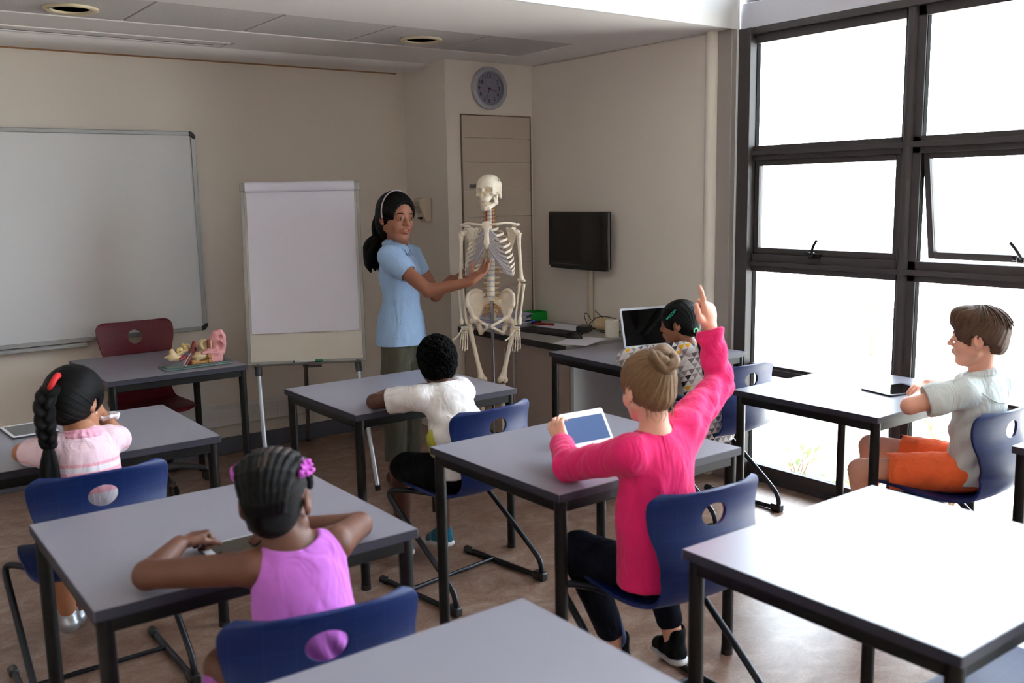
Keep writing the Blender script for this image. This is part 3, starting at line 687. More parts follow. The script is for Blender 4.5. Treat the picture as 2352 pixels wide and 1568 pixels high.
MB().box((-.024, -.003, -.013), (.030, 0, .013)).build('plate', mat('sign_grey', (98, 94, 90), .4), sg, bevel=.001)
f = MB(); text_mesh(f, '0.07', .021, Bc, (.003, -.0032, 0)); f.build('lettering', m_ink, sg, smooth=False)

# ------------------------------------------------ soap dispenser on the return wall
ds = thing('soap_dispenser', 'cream wall-mounted soap dispenser with ribbed front beside the teacher\'s head', 'dispenser', (3.372, 5.45, 1.50), math.radians(-8))
m_disp = mat('dispenser', (204, 188, 168), .4)
f = MB(); f.prism([(0, -.078), (-.035, -.078), (-.06, -.03), (-.085, .05), (-.085, .072), (-.06, .082), (0, .082)][::-1], -.058, .058, basis=Matrix(((1, 0, 0), (0, 0, 1), (0, 1, 0)))); f.build('cover', m_disp, ds, bevel=.008, seg=3)
f = MB()
for k in range(9): f.box((-.088, -.03, -.02+k*.009), (-.060, .03, -.0165+k*.009))
f.build('ribs', mat('ribs', (150, 140, 128), .5), ds)
MB().box((-.072, -.02, -.058), (-.045, .02, -.045)).build('sensor_window', m_black, ds, bevel=.003)

# ------------------------------------------------ monitor and cable duct on the right wall
mo = thing('monitor', 'black flat monitor mounted on the right wall above the worktop', 'monitor', (3.93, 4.59, 1.298))
f = MB(); f.box((0, -.285, -.170), (.035, .285, .180)); f.build('bezel', m_black, mo, bevel=.008, seg=3)
f = MB(); f.box((-.006, -.278, -.182), (.028, .262, -.150)); f.build('speaker_bar', m_black, mo, bevel=.006)
f = MB(); f.box((-.0015, -.232, -.135), (.0, .250, .155)); f.build('screen', mat('screen_black', (24, 24, 26), .12, spec=.5), mo)
f = MB(); f.box((.008, -.289, -.17), (.014, -.2845, .175)); f.build('silver_edge', m_alu, mo)
f = MB(); f.box((.03, -.20, -.12), (.05, .20, .12)); f.box((.045, -.06, -.06), (.069, .06, .06)); f.build('wall_mount', m_black, mo, bevel=.006)
cd = MB(); cd.box((3.972, 4.515, .75), (3.999, 4.545, 1.12)); tag(cd.build('cable_duct', mat('duct', (196, 184, 166), .5), bevel=.002), 'slim vertical cable duct from the monitor down to the worktop', 'cable duct')

# ------------------------------------------------ worktop and base cabinets
WT = .75
tag(MB().box((3.38, 4.045, WT-.038), (3.998, YC-.002, WT)).build('worktop', [mat('worktop_grey', (150, 148, 144), .35)], bevel=.001), 'continuous grey worktop with black front edge along the right wall', 'worktop')
o = bpy.data.objects['worktop']
MB().box((3.376, 4.045, WT-.038), (3.38, YC-.002, WT-.001)).build('front_edge', mat('edge_black', (34, 33, 36), .45), o, bevel=.001)
m_cab = mat('cabinet_laminate', (170, 152, 142), .45)
def cabinet(y0, y1, label, doors):
    t = thing('base_cabinet', label, 'cabinet', (3.42, (y0+y1)/2, 0), group='base cabinets under the worktop'); h = (y1-y0)/2
    f = MB(); f.box((.02, -h, .10), (.57, h, WT-.039)); f.build('body', mat('cabinet_end', (196, 200, 204), .4), t, bevel=.001)
    MB().box((.05, -h, 0), (.55, h, .10)).build('plinth', m_base, t)
    for (a, b2, hy) in doors:
        d = MB().box((0, a-(y0+y1)/2+.0015, .105), (.018, b2-(y0+y1)/2-.0015, WT-.042)).build('door', m_cab, t, bevel=.0012)
        q = hy-(y0+y1)/2; f = MB(); f.cyl((-.03, q, .22), (-.03, q, .66), .006, 12)
        for z in (.27, .61): f.cyl((-.03, q, z), (.0, q, z), .005, 10)
        f.build('handle', m_alu, d)
    return t
cabinet(4.60, 5.125, 'cream base cabinet under the back end of the worktop, behind the skeleton', [(4.60, 5.125, 4.645)])
cabinet(4.055, 4.596, 'cream base cabinet under the window end of the worktop, beside the laptop table', [(4.055, 4.596, 4.553)])
tag(MB().box((3.412, 4.048, .0), (3.432, 4.0545, WT-.04)).build('corner_strip', mat('strip_grey', (128, 122, 120), .5)), 'slim aluminium strip on the worktop cabinet corner', 'trim strip')
# ------------------------------------------------ anatomical skeleton on its stand
m_bone = mat('bone', (238, 226, 206), .5, bump=.2, bscale=120, bdist=.001, var=.06, vscale=25)
m_cart = bpy.data.materials.new('cartilage'); m_cart.use_nodes = True; b = m_cart.node_tree.nodes['Principled BSDF']
b.inputs['Base Color'].default_value = (*lin((186, 180, 186)), 1); b.inputs['Roughness'].default_value = .3; b.inputs['Alpha'].default_value = .55
m_disc = mat('disc_blue', (176, 186, 202), .4); m_nerve = mat('nerve_orange', (206, 132, 32), .5); m_art = mat('artery_red', (150, 30, 24), .45); m_chr = mat('chrome', (150, 152, 158), .15, metal=1)
SK = thing('skeleton_model', 'life-size teaching skeleton hanging on a chrome pole beside the teacher', 'skeleton', (3.005, 4.235, 0), -.80)
def bone(mb, a, b, r, e=1.5, e2=None, n=9):
    a, b = Vector(a), Vector(b); e2 = e if e2 is None else e2; t = [0, .04, .1, .2, .5, .8, .9, .96, 1]; k = [.6*e, e, .95*e, 1, .9, 1, .95*e2, e2, .6*e2]
    mb.tube([a.lerp(b, q) for q in t], [r*q for q in k], n)
def mir(f):
    for sx in (-1, 1): f(sx)
# skull
hd = bpy.data.objects.new('head', None); 
S_ = .90; sk0 = Vector((0, -.012, 1.640)); Rk = Euler((math.radians(-4), math.radians(-6), math.radians(-14))).to_matrix()
def kp(x, y, z): return Rk @ (Vector((x, -y, z))*S_) + sk0      # skull coordinates: y forward
Bk = [list(c) for c in np.array(Rk @ Matrix(((1, 0, 0), (0, -1, 0), (0, 0, 1))))]
F_ = Field((-.11, -.14, 1.47), (.11, .12, 1.74), .0023)
def ke(c, r, k=.01, sub=False): F_.ell(kp(*c), [v*S_ for v in r], Bk, k*S_, sub)
def kc(a, b, ra, rb=None, k=.01, sub=False): F_.cap(kp(*a), kp(*b), ra*S_, (rb or ra)*S_, k*S_, sub)
ke((0, -.022, .0), (.070, .090, .072)); ke((0, .02, -.004), (.060, .058, .058), .02); ke((0, -.045, -.035), (.052, .05, .04), .02)
ke((0, .042, -.055), (.040, .034, .042), .015); ke((0, .060, -.086), (.027, .024, .018), .012); ke((0, .066, -.012), (.046, .016, .010), .01)
for sx in (-1, 1):
    ke((sx*.046, .046, -.052), (.016, .018, .012), .01); kc((sx*.050, .042, -.054), (sx*.067, .0, -.048), .005); kc((sx*.067, .0, -.048), (sx*.062, -.02, -.045), .006)
    ke((sx*.062, -.028, -.062), (.010, .012, .018), .008); kc((sx*.052, .050, -.016), (sx*.050, .050, -.05), .006, k=.008)
    ke((sx*.027, .066, -.030), (.0205, .036, .0180), .004, True); ke((sx*.071, .034, -.032), (.014, .024, .022), .012, True)
ke((0, .080, -.056), (.0115, .028, .018), .004, True); kc((0, .078, -.020), (0, .088, -.042), .0075, .005, .006)
F_.build('skull', m_bone, SK, smooth=1)
g = MB(); pts = []
for i in range(64):
    a = 2*pi*i/64; pts.append(kp(.0668*math.cos(a), -.02+.087*math.sin(a), .026+.001*math.sin(3*a)))
g.tube(pts, .0011, 6, closed=True); g.build('skull_seam', mat('seam_brown', (110, 84, 54), .6), SK)
g = MB(); g.sphere(kp(.067, -.005, .030), (.003, .004, .006)); g.tube([kp(.0665, .0, .03), kp(.0665, -.008, .014)], .0012, 6); g.build('screw_hook', mat('steel_blue', (90, 100, 120), .3, metal=.8), SK)
F_ = Field((-.09, -.14, 1.45), (.09, .08, 1.66), .0023)
mir(lambda sx: (kc((sx*.050, .004, -.058), (sx*.046, .004, -.105), .009, .010, .004), kc((sx*.046, .004, -.105), (sx*.020, .060, -.137), .011, .011, .006), kc((sx*.020, .060, -.137), (0, .070, -.138), .011, .013, .006), kc((sx*.046, .03, -.075), (sx*.046, .02, -.1), .006, .008, .01), kc((sx*.034, .04, -.118), (sx*.012, .066, -.122), .007, .007, .008)))
F_.build('lower_jaw', m_bone, SK, smooth=1)
g = MB()
for k, (zz, h_, R_) in enumerate(((-.1045, .011, .0), (-.1135, .011, .002))):
    for i in range(12):
        a = math.radians(-68+i*136/11); x, y = .026*math.sin(a), .052+.026*math.cos(a)+R_; g.sphere(kp(x, y, zz-.002 if k == 0 else zz), (.0031*S_, .0026*S_, .0062*S_), 8, 6)
g.build('teeth', mat('teeth', (240, 228, 200), .3), SK)
# spine
def spine(z):
    if z > 1.44: return .012+(z-1.44)*.0
    if z > 1.15: t = (1.44-z)/.29; return .012+.038*math.sin(pi*t)
    return .012-.012*math.sin(pi*(1.15-z)/.14)
zs = [1.548-.0185*i for i in range(7)]+[1.420-.0222*i for i in range(12)]+[1.142-.0275*i for i in range(5)]
RB = [.0115+.0008*i for i in range(7)]+[.014+.0007*i for i in range(12)]+[.0225+.0006*i for i in range(5)]
for i, (z, r_) in enumerate(zip(zs, RB)):
    h_ = .0065 if i < 7 else .0085 if i < 19 else .0108; y = spine(z); g = MB()
    g.lathe([(0, h_), (r_*.98, h_), (r_, h_*.8), (r_*.84, 0), (r_, -h_*.8), (r_*.98, -h_), (0, -h_)], 20, o=(0, y, z))
    L = .018 if i < 7 else .030
    g.tube([(0, y+r_, z), (0, y+r_+L*.5, z-.006), (0, y+r_+L, z-.016)], [.005, .004, .003], 8)
    tw = r_+(.012 if i < 7 else .016 if i < 19 else .022)
    mir(lambda sx: g.tube([(sx*r_*.7, y+r_*.6, z), (sx*tw, y+r_*.8, z+.003)], [.005, .0035], 8))
    g.build('vertebra', m_bone, SK, ang=1)
    if i < 23:
        z2 = (z+zs[i+1])/2; hh = max(.001, (z-zs[i+1])/2-h_*.9); MB().lathe([(0, hh), (r_*.93, hh), (r_, 0), (r_*.93, -hh), (0, -hh)], 20, o=(0, spine(z2), z2)).build('disc', m_disc, SK)
    if i in (1, 2, 3, 4, 5, 6, 9, 12, 15, 17, 18, 19, 20, 21, 22):
        mir(lambda sx: MB().tube([(sx*r_*.8, y+r_*.5, z-h_), (sx*(r_+.012), y+r_*.2, z-h_-.006), (sx*(r_+.019), y, z-h_-.012)], [.0028, .0026, .002], 6).build('nerve', m_nerve, SK))
g = MB(); mir(lambda sx: g.tube([(sx*.017, -.002, 1.53-.0185*k) for k in range(7)], .0028, 8)); g.build('neck_artery', m_art, SK)
# sternum and ribs
F_ = Field((-.05, -.16, 1.28), (.05, -.04, 1.47), .002)
sy = lambda z: -.078-(1.44-z)*.16
F_.chain([(0, sy(1.432), 1.432), (0, sy(1.405), 1.405)], [.024, .015], .006, flat=((0, 1, .16), .28)); F_.cap((-.016, sy(1.434), 1.434), (.016, sy(1.434), 1.434), .013, flat=((0, 1, 0), .4))
F_.chain([(0, sy(1.40), 1.40), (0, sy(1.335), 1.335)], [.012, .0165], .006, flat=((0, 1, .16), .28)); F_.cap((0, sy(1.33), 1.33), (0, sy(1.31), 1.31), .006, .004, .006, flat=((0, 1, 0), .5))
F_.build('sternum', m_bone, SK)
A_ = [.050, .078, .098, .112, .120, .126, .131, .134, .135, .134, .125, .10]; 
for i in range(12):
    z0 = 1.424-.0222*i; a_ = A_[i]; y0 = spine(z0)+.012; dr = [.018, .028, .040, .052, .062, .072, .080, .088, .092, .095, .075, .05][i]; bd = [.09, .105, .12, .13, .138, .144, .148, .150, .148, .142, .13, .10][i]
    end = [165, 150, 143, 138, 134, 130, 126, 122, 116, 110, 80, 55][i]
    def P(deg, sx):
        t = math.radians(deg); y = y0+.035*math.sin(min(t, pi/2)*1.5)*(1 if deg < 90 else 0)
        s_ = t/pi; xx = a_*math.sin(t)**.8 if t < pi else 0; yy = y0+.028*math.sin(min(1, t/1.2)*pi)*.8-bd*(1-math.cos(t))/2
        return Vector((sx*max(.012, xx), yy, z0-dr*s_**1.15*1.15))
    for sx in (-1, 1):
        ps = [P(8+(end-8)*q/20, sx) for q in range(21)]; g = MB(); nrm = (ps[10]-Vector((0, ps[10].y, ps[10].z)))
        k = len(ps); vs = []
        for q, p in enumerate(ps):      # flat strap section, taller than thick
            d = (ps[min(q+1, k-1)]-ps[max(q-1, 0)]).normalized(); up_ = (Vector((0, 0, 1))-d*d.z).normalized(); out_ = d.cross(up_); hh = .0066 if q > 3 else .004
            for j in range(10):
                an = 2*pi*j/10; vs.append(p+up_*hh*math.sin(an)+out_*.0024*math.cos(an))
        g.add(vs, [(q*10+j, q*10+(j+1) % 10, (q+1)*10+(j+1) % 10, (q+1)*10+j) for q in range(k-1) for j in range(10)]+[tuple(range(9, -1, -1)), tuple((k-1)*10+j for j in range(10))])
        rb = g.build('rib', m_bone, SK, ang=1)
        if i < 10:
            e0 = ps[-1]; zst = 1.428-.0155*min(i, 6); 
            if i < 7: tgt = Vector((sx*.014, sy(zst), zst)); mid = e0.lerp(tgt, .5)+Vector((0, -.010, -.004-.004*i if i > 2 else 0)); path = [e0, mid, tgt]
            else: tgt = Vector((sx*(.022+.016*(i-7)), -.100+.004*(i-7), 1.298-.026*(i-7))); path = [e0, e0.lerp(tgt, .5)+Vector((0, -.008, -.014)), tgt, tgt+Vector((-sx*.012, .0, .020))]
            g = MB(); sp = smoothpts(path, 2); g.tube(sp, [.0072]*len(sp), 8, flat=((0, 1, 0), .4)); g.build('rib_cartilage', m_cart, SK)
g = MB(); mir(lambda sx: g.tube(smoothpts([(sx*.012, sy(1.325), 1.322), (sx*.035, -.118, 1.285), (sx*.068, -.105, 1.235), (sx*.098, -.075, 1.195)], 2), .0058, 8, flat=((0, 1, 0), .5))); g.build('costal_arch', m_cart, SK)
# shoulder girdle
def sho(sx):
    g = MB(); g.tube(smoothpts([(sx*.020, sy(1.436), 1.436), (sx*.06, -.088, 1.440), (sx*.11, -.050, 1.446), (sx*.152, -.018, 1.434)], 2), .0062, 10); g.build('clavicle', m_bone, SK)
    F_ = Field((-.19 if sx < 0 else .03, -.06, 1.24), (-.03 if sx < 0 else .19, .11, 1.47), .0025)
    F_.cap((sx*.135, .035, 1.40), (sx*.085, .078, 1.405), .012, .008, .012, flat=((.4*sx, 1, 0), .35)); F_.cap((sx*.120, .048, 1.385), (sx*.100, .072, 1.285), .026, .010, .015, flat=((.5*sx, 1, 0), .16)); F_.cap((sx*.085, .076, 1.41), (sx*.102, .075, 1.285), .006, .006)
    F_.chain([(sx*.088, .084, 1.40), (sx*.13, .06, 1.425), (sx*.157, .012, 1.432), (sx*.150, -.012, 1.432)], [.004, .006, .007, .006], .006); F_.ell((sx*.138, .008, 1.398), (.012, .016, .018)); F_.cap((sx*.13, .005, 1.41), (sx*.125, -.022, 1.415), .006)
    F_.build('scapula', m_bone, SK)
    sh, el = Vector((sx*.158, .004, 1.388)), Vector((sx*.170, .012, 1.128))
    g = MB(); g.sphere(sh+Vector((-sx*.006, 0, 0)), .0175); g.tube([sh+Vector((sx*.003, 0, 0)), sh.lerp(el, .1), sh.lerp(el, .25), sh.lerp(el, .6), sh.lerp(el, .88), el+Vector((0, 0, .006))], [.016, .013, .0092, .0082, .0100, .0135], 14, flat=None)
    g.sphere(el+Vector((-sx*.014, 0, .004)), (.011, .010, .009)); g.sphere(el+Vector((sx*.010, 0, .0)), (.011, .011, .010)); g.build('humerus', m_bone, SK)
    g = MB(); g.cyl(sh+Vector((-sx*.012, 0, .014)), sh+Vector((-sx*.024, 0, .018)), .008); g.build('joint_fitting', MATS['steel_blue'], SK)
    wr = Vector((sx*.148, -.030, .892)); q = Vector((sx*.012, 0, 0))
    g = MB(); bone(g, el+Vector((-sx*.010, .004, -.008)), wr-q*1.1+Vector((0, .004, .004)), .0062, 1.6, 1.2); g.sphere(el+Vector((-sx*.010, .010, .002)), (.010, .010, .013)); g.build('ulna', m_bone, SK)
    g = MB(); bone(g, el+Vector((sx*.014, -.002, -.016)), wr+q, .0062, 1.4, 2.1); g.build('radius', m_bone, SK)
    g = MB(); g.cyl(el+Vector((-.02, 0, -.010)), el+Vector((.02, 0, -.010)), .0022); g.cyl(wr+Vector((-.014, -.004, -.004)), wr+Vector((.014, -.004, -.004)), .003); g.build('joint_wire', MATS['steel_blue'], SK)
    # hand: carpals, metacarpals and jointed fingers hanging down, slightly curled to the front
    g = MB(); cp = wr+Vector((-sx*.002, -.004, -.022)); R2 = random.Random(5)
    for k in range(8): g.sphere(cp+Vector(((k % 4-1.5)*.0085, R2.uniform(-.003, .003), (k//4)*-.011+.006)), R2.uniform(.0062, .0078), 8, 6)
    for k in range(4):
        sp_ = (k-1.5); b0 = cp+Vector((sp_*.0082, -.002, -.014)); b1 = b0+Vector((sp_*.0042, -.008, -.048+abs(k-1.3)*.003)); bone(g, b0, b1, .0036, 1.4)
        dl = [.030, .021, .015]; p = b1; an = .22+.05*k
        for L in dl:
            L *= (1, 1.06, 1.0, .84)[k if sx > 0 else 3-k]; p2 = p+Vector((sp_*.0008, -L*math.sin(an), -L*math.cos(an))); bone(g, p+(p2-p)*.04, p2, .0031, 1.35); p = p2; an += .26
    p = cp+Vector((sx*.014, -.006, -.008)) if sx < 0 else cp+Vector((-.014, -.006, -.008)); dx = -1 if sx > 0 else 1
    dx = -1 if sx > 0 else -1
    if sx < 0: p = cp+Vector((-.014, -.008, -.008))
    for L, dz in ((.038, .75), (.026, .6), (.020, .35)):
        p2 = p+Vector((dx*L*math.sqrt(1-dz*dz)*.7, -L*math.sqrt(1-dz*dz)*.5, -L*dz)); bone(g, p, p2, .0042, 1.4); p = p2
    g.build('hand', m_bone, SK)
mir(sho)
# pelvis
F_ = Field((-.15, -.10, .82), (.15, .11, 1.09), .0026)
def pel(sx):
    n_ = (-sx*.70, -.66, .22)
    F_.cap((sx*.092, .014, 1.024), (sx*.080, .010, .965), .046, .030, .01, flat=(n_, .22)); F_.cap((sx*.106, -.002, 1.018), (sx*.104, -.008, .972), .030, .022, .012, flat=(n_, .28)); F_.cap((sx*.062, .04, 1.035), (sx*.075, .02, .97), .03, .024, .012, flat=(n_, .24))
    rim_ = smoothpts([(sx*.048, .062, 1.022), (sx*.060, .050, 1.066), (sx*.098, .016, 1.080), (sx*.130, -.016, 1.050), (sx*.128, -.032, 1.000)], 2); F_.chain(rim_, [.0075]*len(rim_), .010)
    F_.chain([(sx*.127, -.030, 1.0), (sx*.108, -.022, .965), (sx*.094, -.010, .925)], [.007, .010, .018], .012)
    F_.ell((sx*.088, -.004, .918), (.024, .024, .026), k=.012); F_.ell((sx*.108, -.010, .912), (.019, .019, .019), k=.003, sub=True)
    F_.chain([(sx*.078, -.018, .922), (sx*.045, -.045, .905), (sx*.012, -.056, .888)], [.011, .007, .010], .008)
    F_.chain([(sx*.082, .012, .905), (sx*.070, .020, .865), (sx*.062, .012, .842)], [.016, .013, .014], .01); F_.chain([(sx*.060, .006, .842), (sx*.036, -.022, .862), (sx*.012, -.054, .880)], [.011, .007, .009], .008)
    F_.cap((sx*.05, .05, 1.0), (sx*.075, .02, .95), .016, .016, .02)
mir(pel); F_.build('pelvis', m_bone, SK)
MB().sphere((0, -.058, .886), (.006, .008, .012)).build('pubic_disc', m_disc, SK)
F_ = Field((-.07, -.02, .87), (.07, .10, 1.05), .0025)
F_.chain([(0, .030, 1.012), (0, .055, .985), (0, .075, .945), (0, .070, .905)], [.030, .026, .018, .007], .012, flat=((0, 1, .3), .5)); mir(lambda sx: F_.ell((sx*.034, .042, 1.005), (.022, .014, .026), k=.012)); mir(lambda sx: [F_.ell((sx*.018, .04-(k == 0)*.01+.012*k-.012, .99-.02*k), .004, k=.003, sub=True) for k in range(3)])
F_.build('sacrum', m_bone, SK)
g = MB(); mir(lambda sx: [g.tube([(sx*.014, .02+.012*k, 1.0-.022*k), (sx*.034, .0+.012*k, .994-.024*k), (sx*.046, -.004+.012*k, .975-.026*k)], [.0034, .003, .002], 6) for k in range(3)]); g.build('nerve', m_nerve, SK)
def leg(sx):
    h_, kn = Vector((sx*.104, -.010, .912)), Vector((sx*.058, -.016, .585)); tr_ = Vector((sx*.128, .002, .893))
    g = MB(); g.sphere(h_, .0185); g.tube([h_, tr_], [.011, .014], 12); g.sphere(tr_+Vector((0, .004, .006)), (.014, .015, .020)); g.sphere((sx*.108, .010, .862), (.009, .009, .012))
    g.tube([tr_+Vector((0, 0, .0)), tr_.lerp(kn, .12), tr_.lerp(kn, .35), tr_.lerp(kn, .7), tr_.lerp(kn, .88), tr_.lerp(kn, .97)], [.017, .0155, .0118, .0118, .016, .022], 16)
    g.sphere(kn+Vector((sx*.014, .006, -.004)), (.016, .021, .018)); g.sphere(kn+Vector((-sx*.014, .006, -.004)), (.016, .021, .018)); g.build('femur', m_bone, SK)
    MB().sphere(kn+Vector((0, -.028, .008)), (.015, .007, .016)).build('kneecap', m_bone, SK)
    an = Vector((sx*.060, .0, .13)); g = MB(); bone(g, kn+Vector((0, .004, -.026)), an, .0115, 1.9, 1.4, 12); g.build('tibia', m_bone, SK)
    g = MB(); bone(g, kn+Vector((sx*.026, .012, -.045)), an+Vector((sx*.018, .004, -.01)), .005, 1.7, 1.6); g.build('fibula', m_bone, SK)
    g = MB(); g.sphere(an+Vector((0, -.0, -.022)), (.018, .024, .014)); g.sphere(an+Vector((0, .032, -.040)), (.014, .028, .018))
    for k in range(5): bone(g, an+Vector(((k-2)*.008, -.03, -.036)), an+Vector(((k-2)*.0125, -.105+abs(k-1.5)*.006, -.062)), .004, 1.4); bone(g, an+Vector(((k-2)*.0125, -.108+abs(k-1.5)*.006, -.063)), an+Vector(((k-2)*.0135, -.14+abs(k-1.5)*.006, -.066)), .0038, 1.3)
    g.build('foot', m_bone, SK)
mir(leg)
g = MB(); g.cyl((0, .022, .06), (0, .022, 1.0), .0085, 20); g.cyl((0, .022, .985), (0, .022, 1.02), .012, 20); g.build('pole', m_chr, SK)
g = MB()
for k in range(5):
    a = 2*pi*k/5+.3; g.tube([(0, .022, .075), (.16*math.cos(a), .022+.16*math.sin(a), .065), (.27*math.cos(a), .022+.27*math.sin(a), .05)], [.02, .016, .012], 10)
g.build('stand_base', m_white, SK)
for k in range(5):
    a = 2*pi*k/5+.3; cx, cy = .265*math.cos(a), .022+.265*math.sin(a); g = MB(); g.cyl((cx-.01*math.sin(a), cy+.01*math.cos(a), .024), (cx+.01*math.sin(a), cy-.01*math.cos(a), .024), .024, 16); g.build('castor', m_black, SK)

# ------------------------------------------------ ear model on the teacher's table
E0 = Vector((1.585, 4.90, .7405)); em = thing('ear_model', 'large cutaway ear model in pink and cream on a green base plate', 'anatomical model', E0, math.radians(1))
m_pink = mat('ear_pink', (212, 146, 148), .4, var=.07, vscale=12); m_ebone = mat('ear_bone', (200, 176, 134), .45, var=.12, vscale=20); m_spong = mat('spongy_bone', (176, 132, 76), .6, bump=1, bscale=180, bdist=.006, var=.45, vscale=120)
m_ered = mat('ear_red', (120, 44, 38), .45); m_vein = mat('ear_crimson', (130, 20, 48), .4)
f = MB(); f.box((-.175, -.062, 0), (.175, .062, .009)); f.box((-.160, -.050, .009), (.160, .050, .015)); f.build('base_plate', mat('base_green', (92, 112, 104), .4), em, bevel=.003)
F_ = Field((.02, -.07, .012), (.19, .07, .20), .0026)     # outer ear with the cheek block
F_.box((.098, 0, .045), (.038, .042, .032), rr=.012, k=.01); F_.box((.112, .004, .09), (.026, .040, .05), rr=.02, k=.015)
F_.chain([(.092, -.012, .128), (.108, -.020, .160), (.132, -.024, .166), (.145, -.028, .145), (.146, -.030, .105), (.140, -.030, .065)], [.018, .018, .016, .013, .011, .011], .008)
F_.ell((.118, -.02, .11), (.026, .022, .045), k=.012); F_.ell((.118, -.056, .100), (.020, .034, .030), k=.005, sub=True); F_.ell((.124, -.046, .143), (.013, .020, .013), k=.005, sub=True); F_.chain([(.104, -.050, .128), (.122, -.056, .128), (.134, -.056, .112)], [.004, .005, .004], .006)
F_.chain([(.10, -.038, .066), (.06, -.034, .078), (.03, -.028, .066)], [.013, .011, .009], .01); F_.cap((.095, -.046, .082), (.035, -.042, .072), .008, .006, .005, sub=True)
F_.build('outer_ear', m_pink, em)
F_ = Field((-.08, -.06, .012), (.09, .06, .15), .0026)
F_.ell((.018, -.004, .052), (.052, .034, .024), k=.01); F_.cap((.0, -.02, .045), (.0, -.022, .014), .009, .010, .008); F_.ell((.048, .0, .105), (.030, .030, .034), k=.01); F_.ell((.052, -.030, .112), (.022, .020, .024), k=.006, sub=True); F_.cap((.07, 0, .05), (.07, 0, .10), .016, .014, .015)
F_.build('temporal_bone', m_ebone, em)
F_ = Field((-.05, -.05, .012), (.09, .05, .06), .0026); F_.box((.022, -.006, .026), (.055, .030, .012), rr=.006); F_.box((.066, -.010, .038), (.014, .032, .024), rr=.006); F_.ell((.03, -.03, .040), (.035, .02, .012), k=.006, sub=True); F_.build('spongy_bone', m_spong, em)
F_ = Field((-.17, -.05, .03), (-.01, .05, .13), .0026)
F_.chain([(-.150, .0, .062), (-.120, .0, .066), (-.085, -.004, .076), (-.045, -.006, .088)], [.012, .022, .015, .012], .012, flat=((0, .3, 1), .6)); F_.ell((-.118, -.006, .090), (.014, .014, .016), k=.01); F_.cap((-.13, -.01, .055), (-.06, -.02, .052), .012, .010, .012)
F_.build('inner_bone', m_ebone, em)
g = MB()
for c_, R_, ax in (((-.060, -.006, .112), .015, (1, 0, .2)), ((-.042, -.008, .108), .013, (0, 1, .3)), ((-.052, .004, .106), .012, (.3, .3, 1))):
    x_, y_, _ = frame(ax); g.tube([Vector(c_)+x_*R_*math.cos(2*pi*k/20)+y_*R_*math.sin(2*pi*k/20) for k in range(20)], .0042, 8, closed=True)
g.build('semicircular_canals', mat('canal_cream', (214, 186, 120), .35), em)
g = MB(); pts = []; rs = []
for k in range(40):
    a = k*.42; R_ = .014*(1-k/46); pts.append(Vector((-.083+R_*math.cos(a), -.014-.0004*k, .092+R_*math.sin(a)))); rs.append(.0058*(1-k/55))
g.tube(pts, rs, 8); g.build('cochlea', MATS['canal_cream'], em)
F_ = Field((-.05, -.05, .05), (.04, .04, .14), .0026); F_.chain([(-.022, -.018, .070), (-.010, -.018, .100), (-.004, -.010, .126)], [.012, .014, .010], .01); F_.cap((-.03, -.02, .08), (-.005, -.03, .09), .008); F_.ell((-.01, -.034, .095), (.006, .008, .012), k=.004, sub=True); F_.build('middle_ear', m_ered, em)
for (a, b2, r_, mm, nm) in (((-.028, -.034, .076), (-.072, -.046, .018), .010, MATS['steel_blue'], 'tube_wall'), ((-.024, -.040, .078), (-.068, -.052, .022), .007, m_ered, 'muscle'), ((-.050, -.02, .066), (-.088, -.026, .046), .011, m_vein, 'vein'), ((-.036, -.016, .05), (-.036, -.016, .015), .010, m_vein, 'artery')):
    f = MB(); f.cyl(a, b2, r_*.7, 16, r_); f.build(nm, mat('tube_white', (206, 200, 204), .4) if nm == 'tube_wall' else mm, em)
g = MB(); g.box((.058, -.034, .074), (.072, -.016, .135)); g.build('cut_muscle', m_ered, em, bevel=.004); g = MB(); g.box((.072, -.036, .076), (.080, -.016, .130)); g.box((.054, -.036, .072), (.080, -.02, .078)); g.build('cut_skin', mat('fat_cream', (216, 188, 150), .5), em, bevel=.002)

# ------------------------------------------------ things on the worktop
def paper(name, label, c, w_, h_, rz, z, n=1, lines=False, group=None):
    t = thing(name, label, 'paper', (c[0], c[1], z), rz, group); MB().box((-w_/2, -h_/2, 0), (w_/2, h_/2, .0006*n)).build('sheet', m_paper, t, smooth=False)
    if lines:
        f = MB(); rr = random.Random(3)
        for k in range(14): f.box((-w_*.4, h_*.38-k*h_*.055, .0006*n), (-w_*.4+w_*rr.uniform(.3, .78), h_*.38-k*h_*.055+.0012, .0006*n+.0002))
        f.build('print_lines', mat('print_grey', (150, 150, 156), .7), t, smooth=False)
    return t
paper('printed_sheet', 'white printed sheet near the worktop edge beside the mouse', (3.555, 4.125), .21, .297, -1.15, WT+.0003, lines=True)
paper('paper_sheet', 'blank white sheet against the wall behind the keyboard', (3.86, 4.64), .21, .32, .18, WT+.0003)
pst = thing('paper_stack', 'untidy stack of white papers at the left end of the worktop', 'paper stack', (3.60, 4.985, WT)); rr = random.Random(4)
for k in range(16):
    B3 = Matrix.Rotation(rr.uniform(-.18, .18), 3, 'Z'); f = MB(); f.box((-.17, -.11, 0), (.17, .11, .0042), basis=B3, o=(rr.uniform(-.035, .035), rr.uniform(-.012, .012), k*.0047)); f.build('sheet_bundle', m_paper if k % 3 else mat('paper_blue', (176, 178, 204), .7), pst, smooth=False)
gb_ = thing('green_box', 'bright green open storage box in the back corner of the worktop', 'box', (3.905, 5.045, WT+.0005)); f = MB()
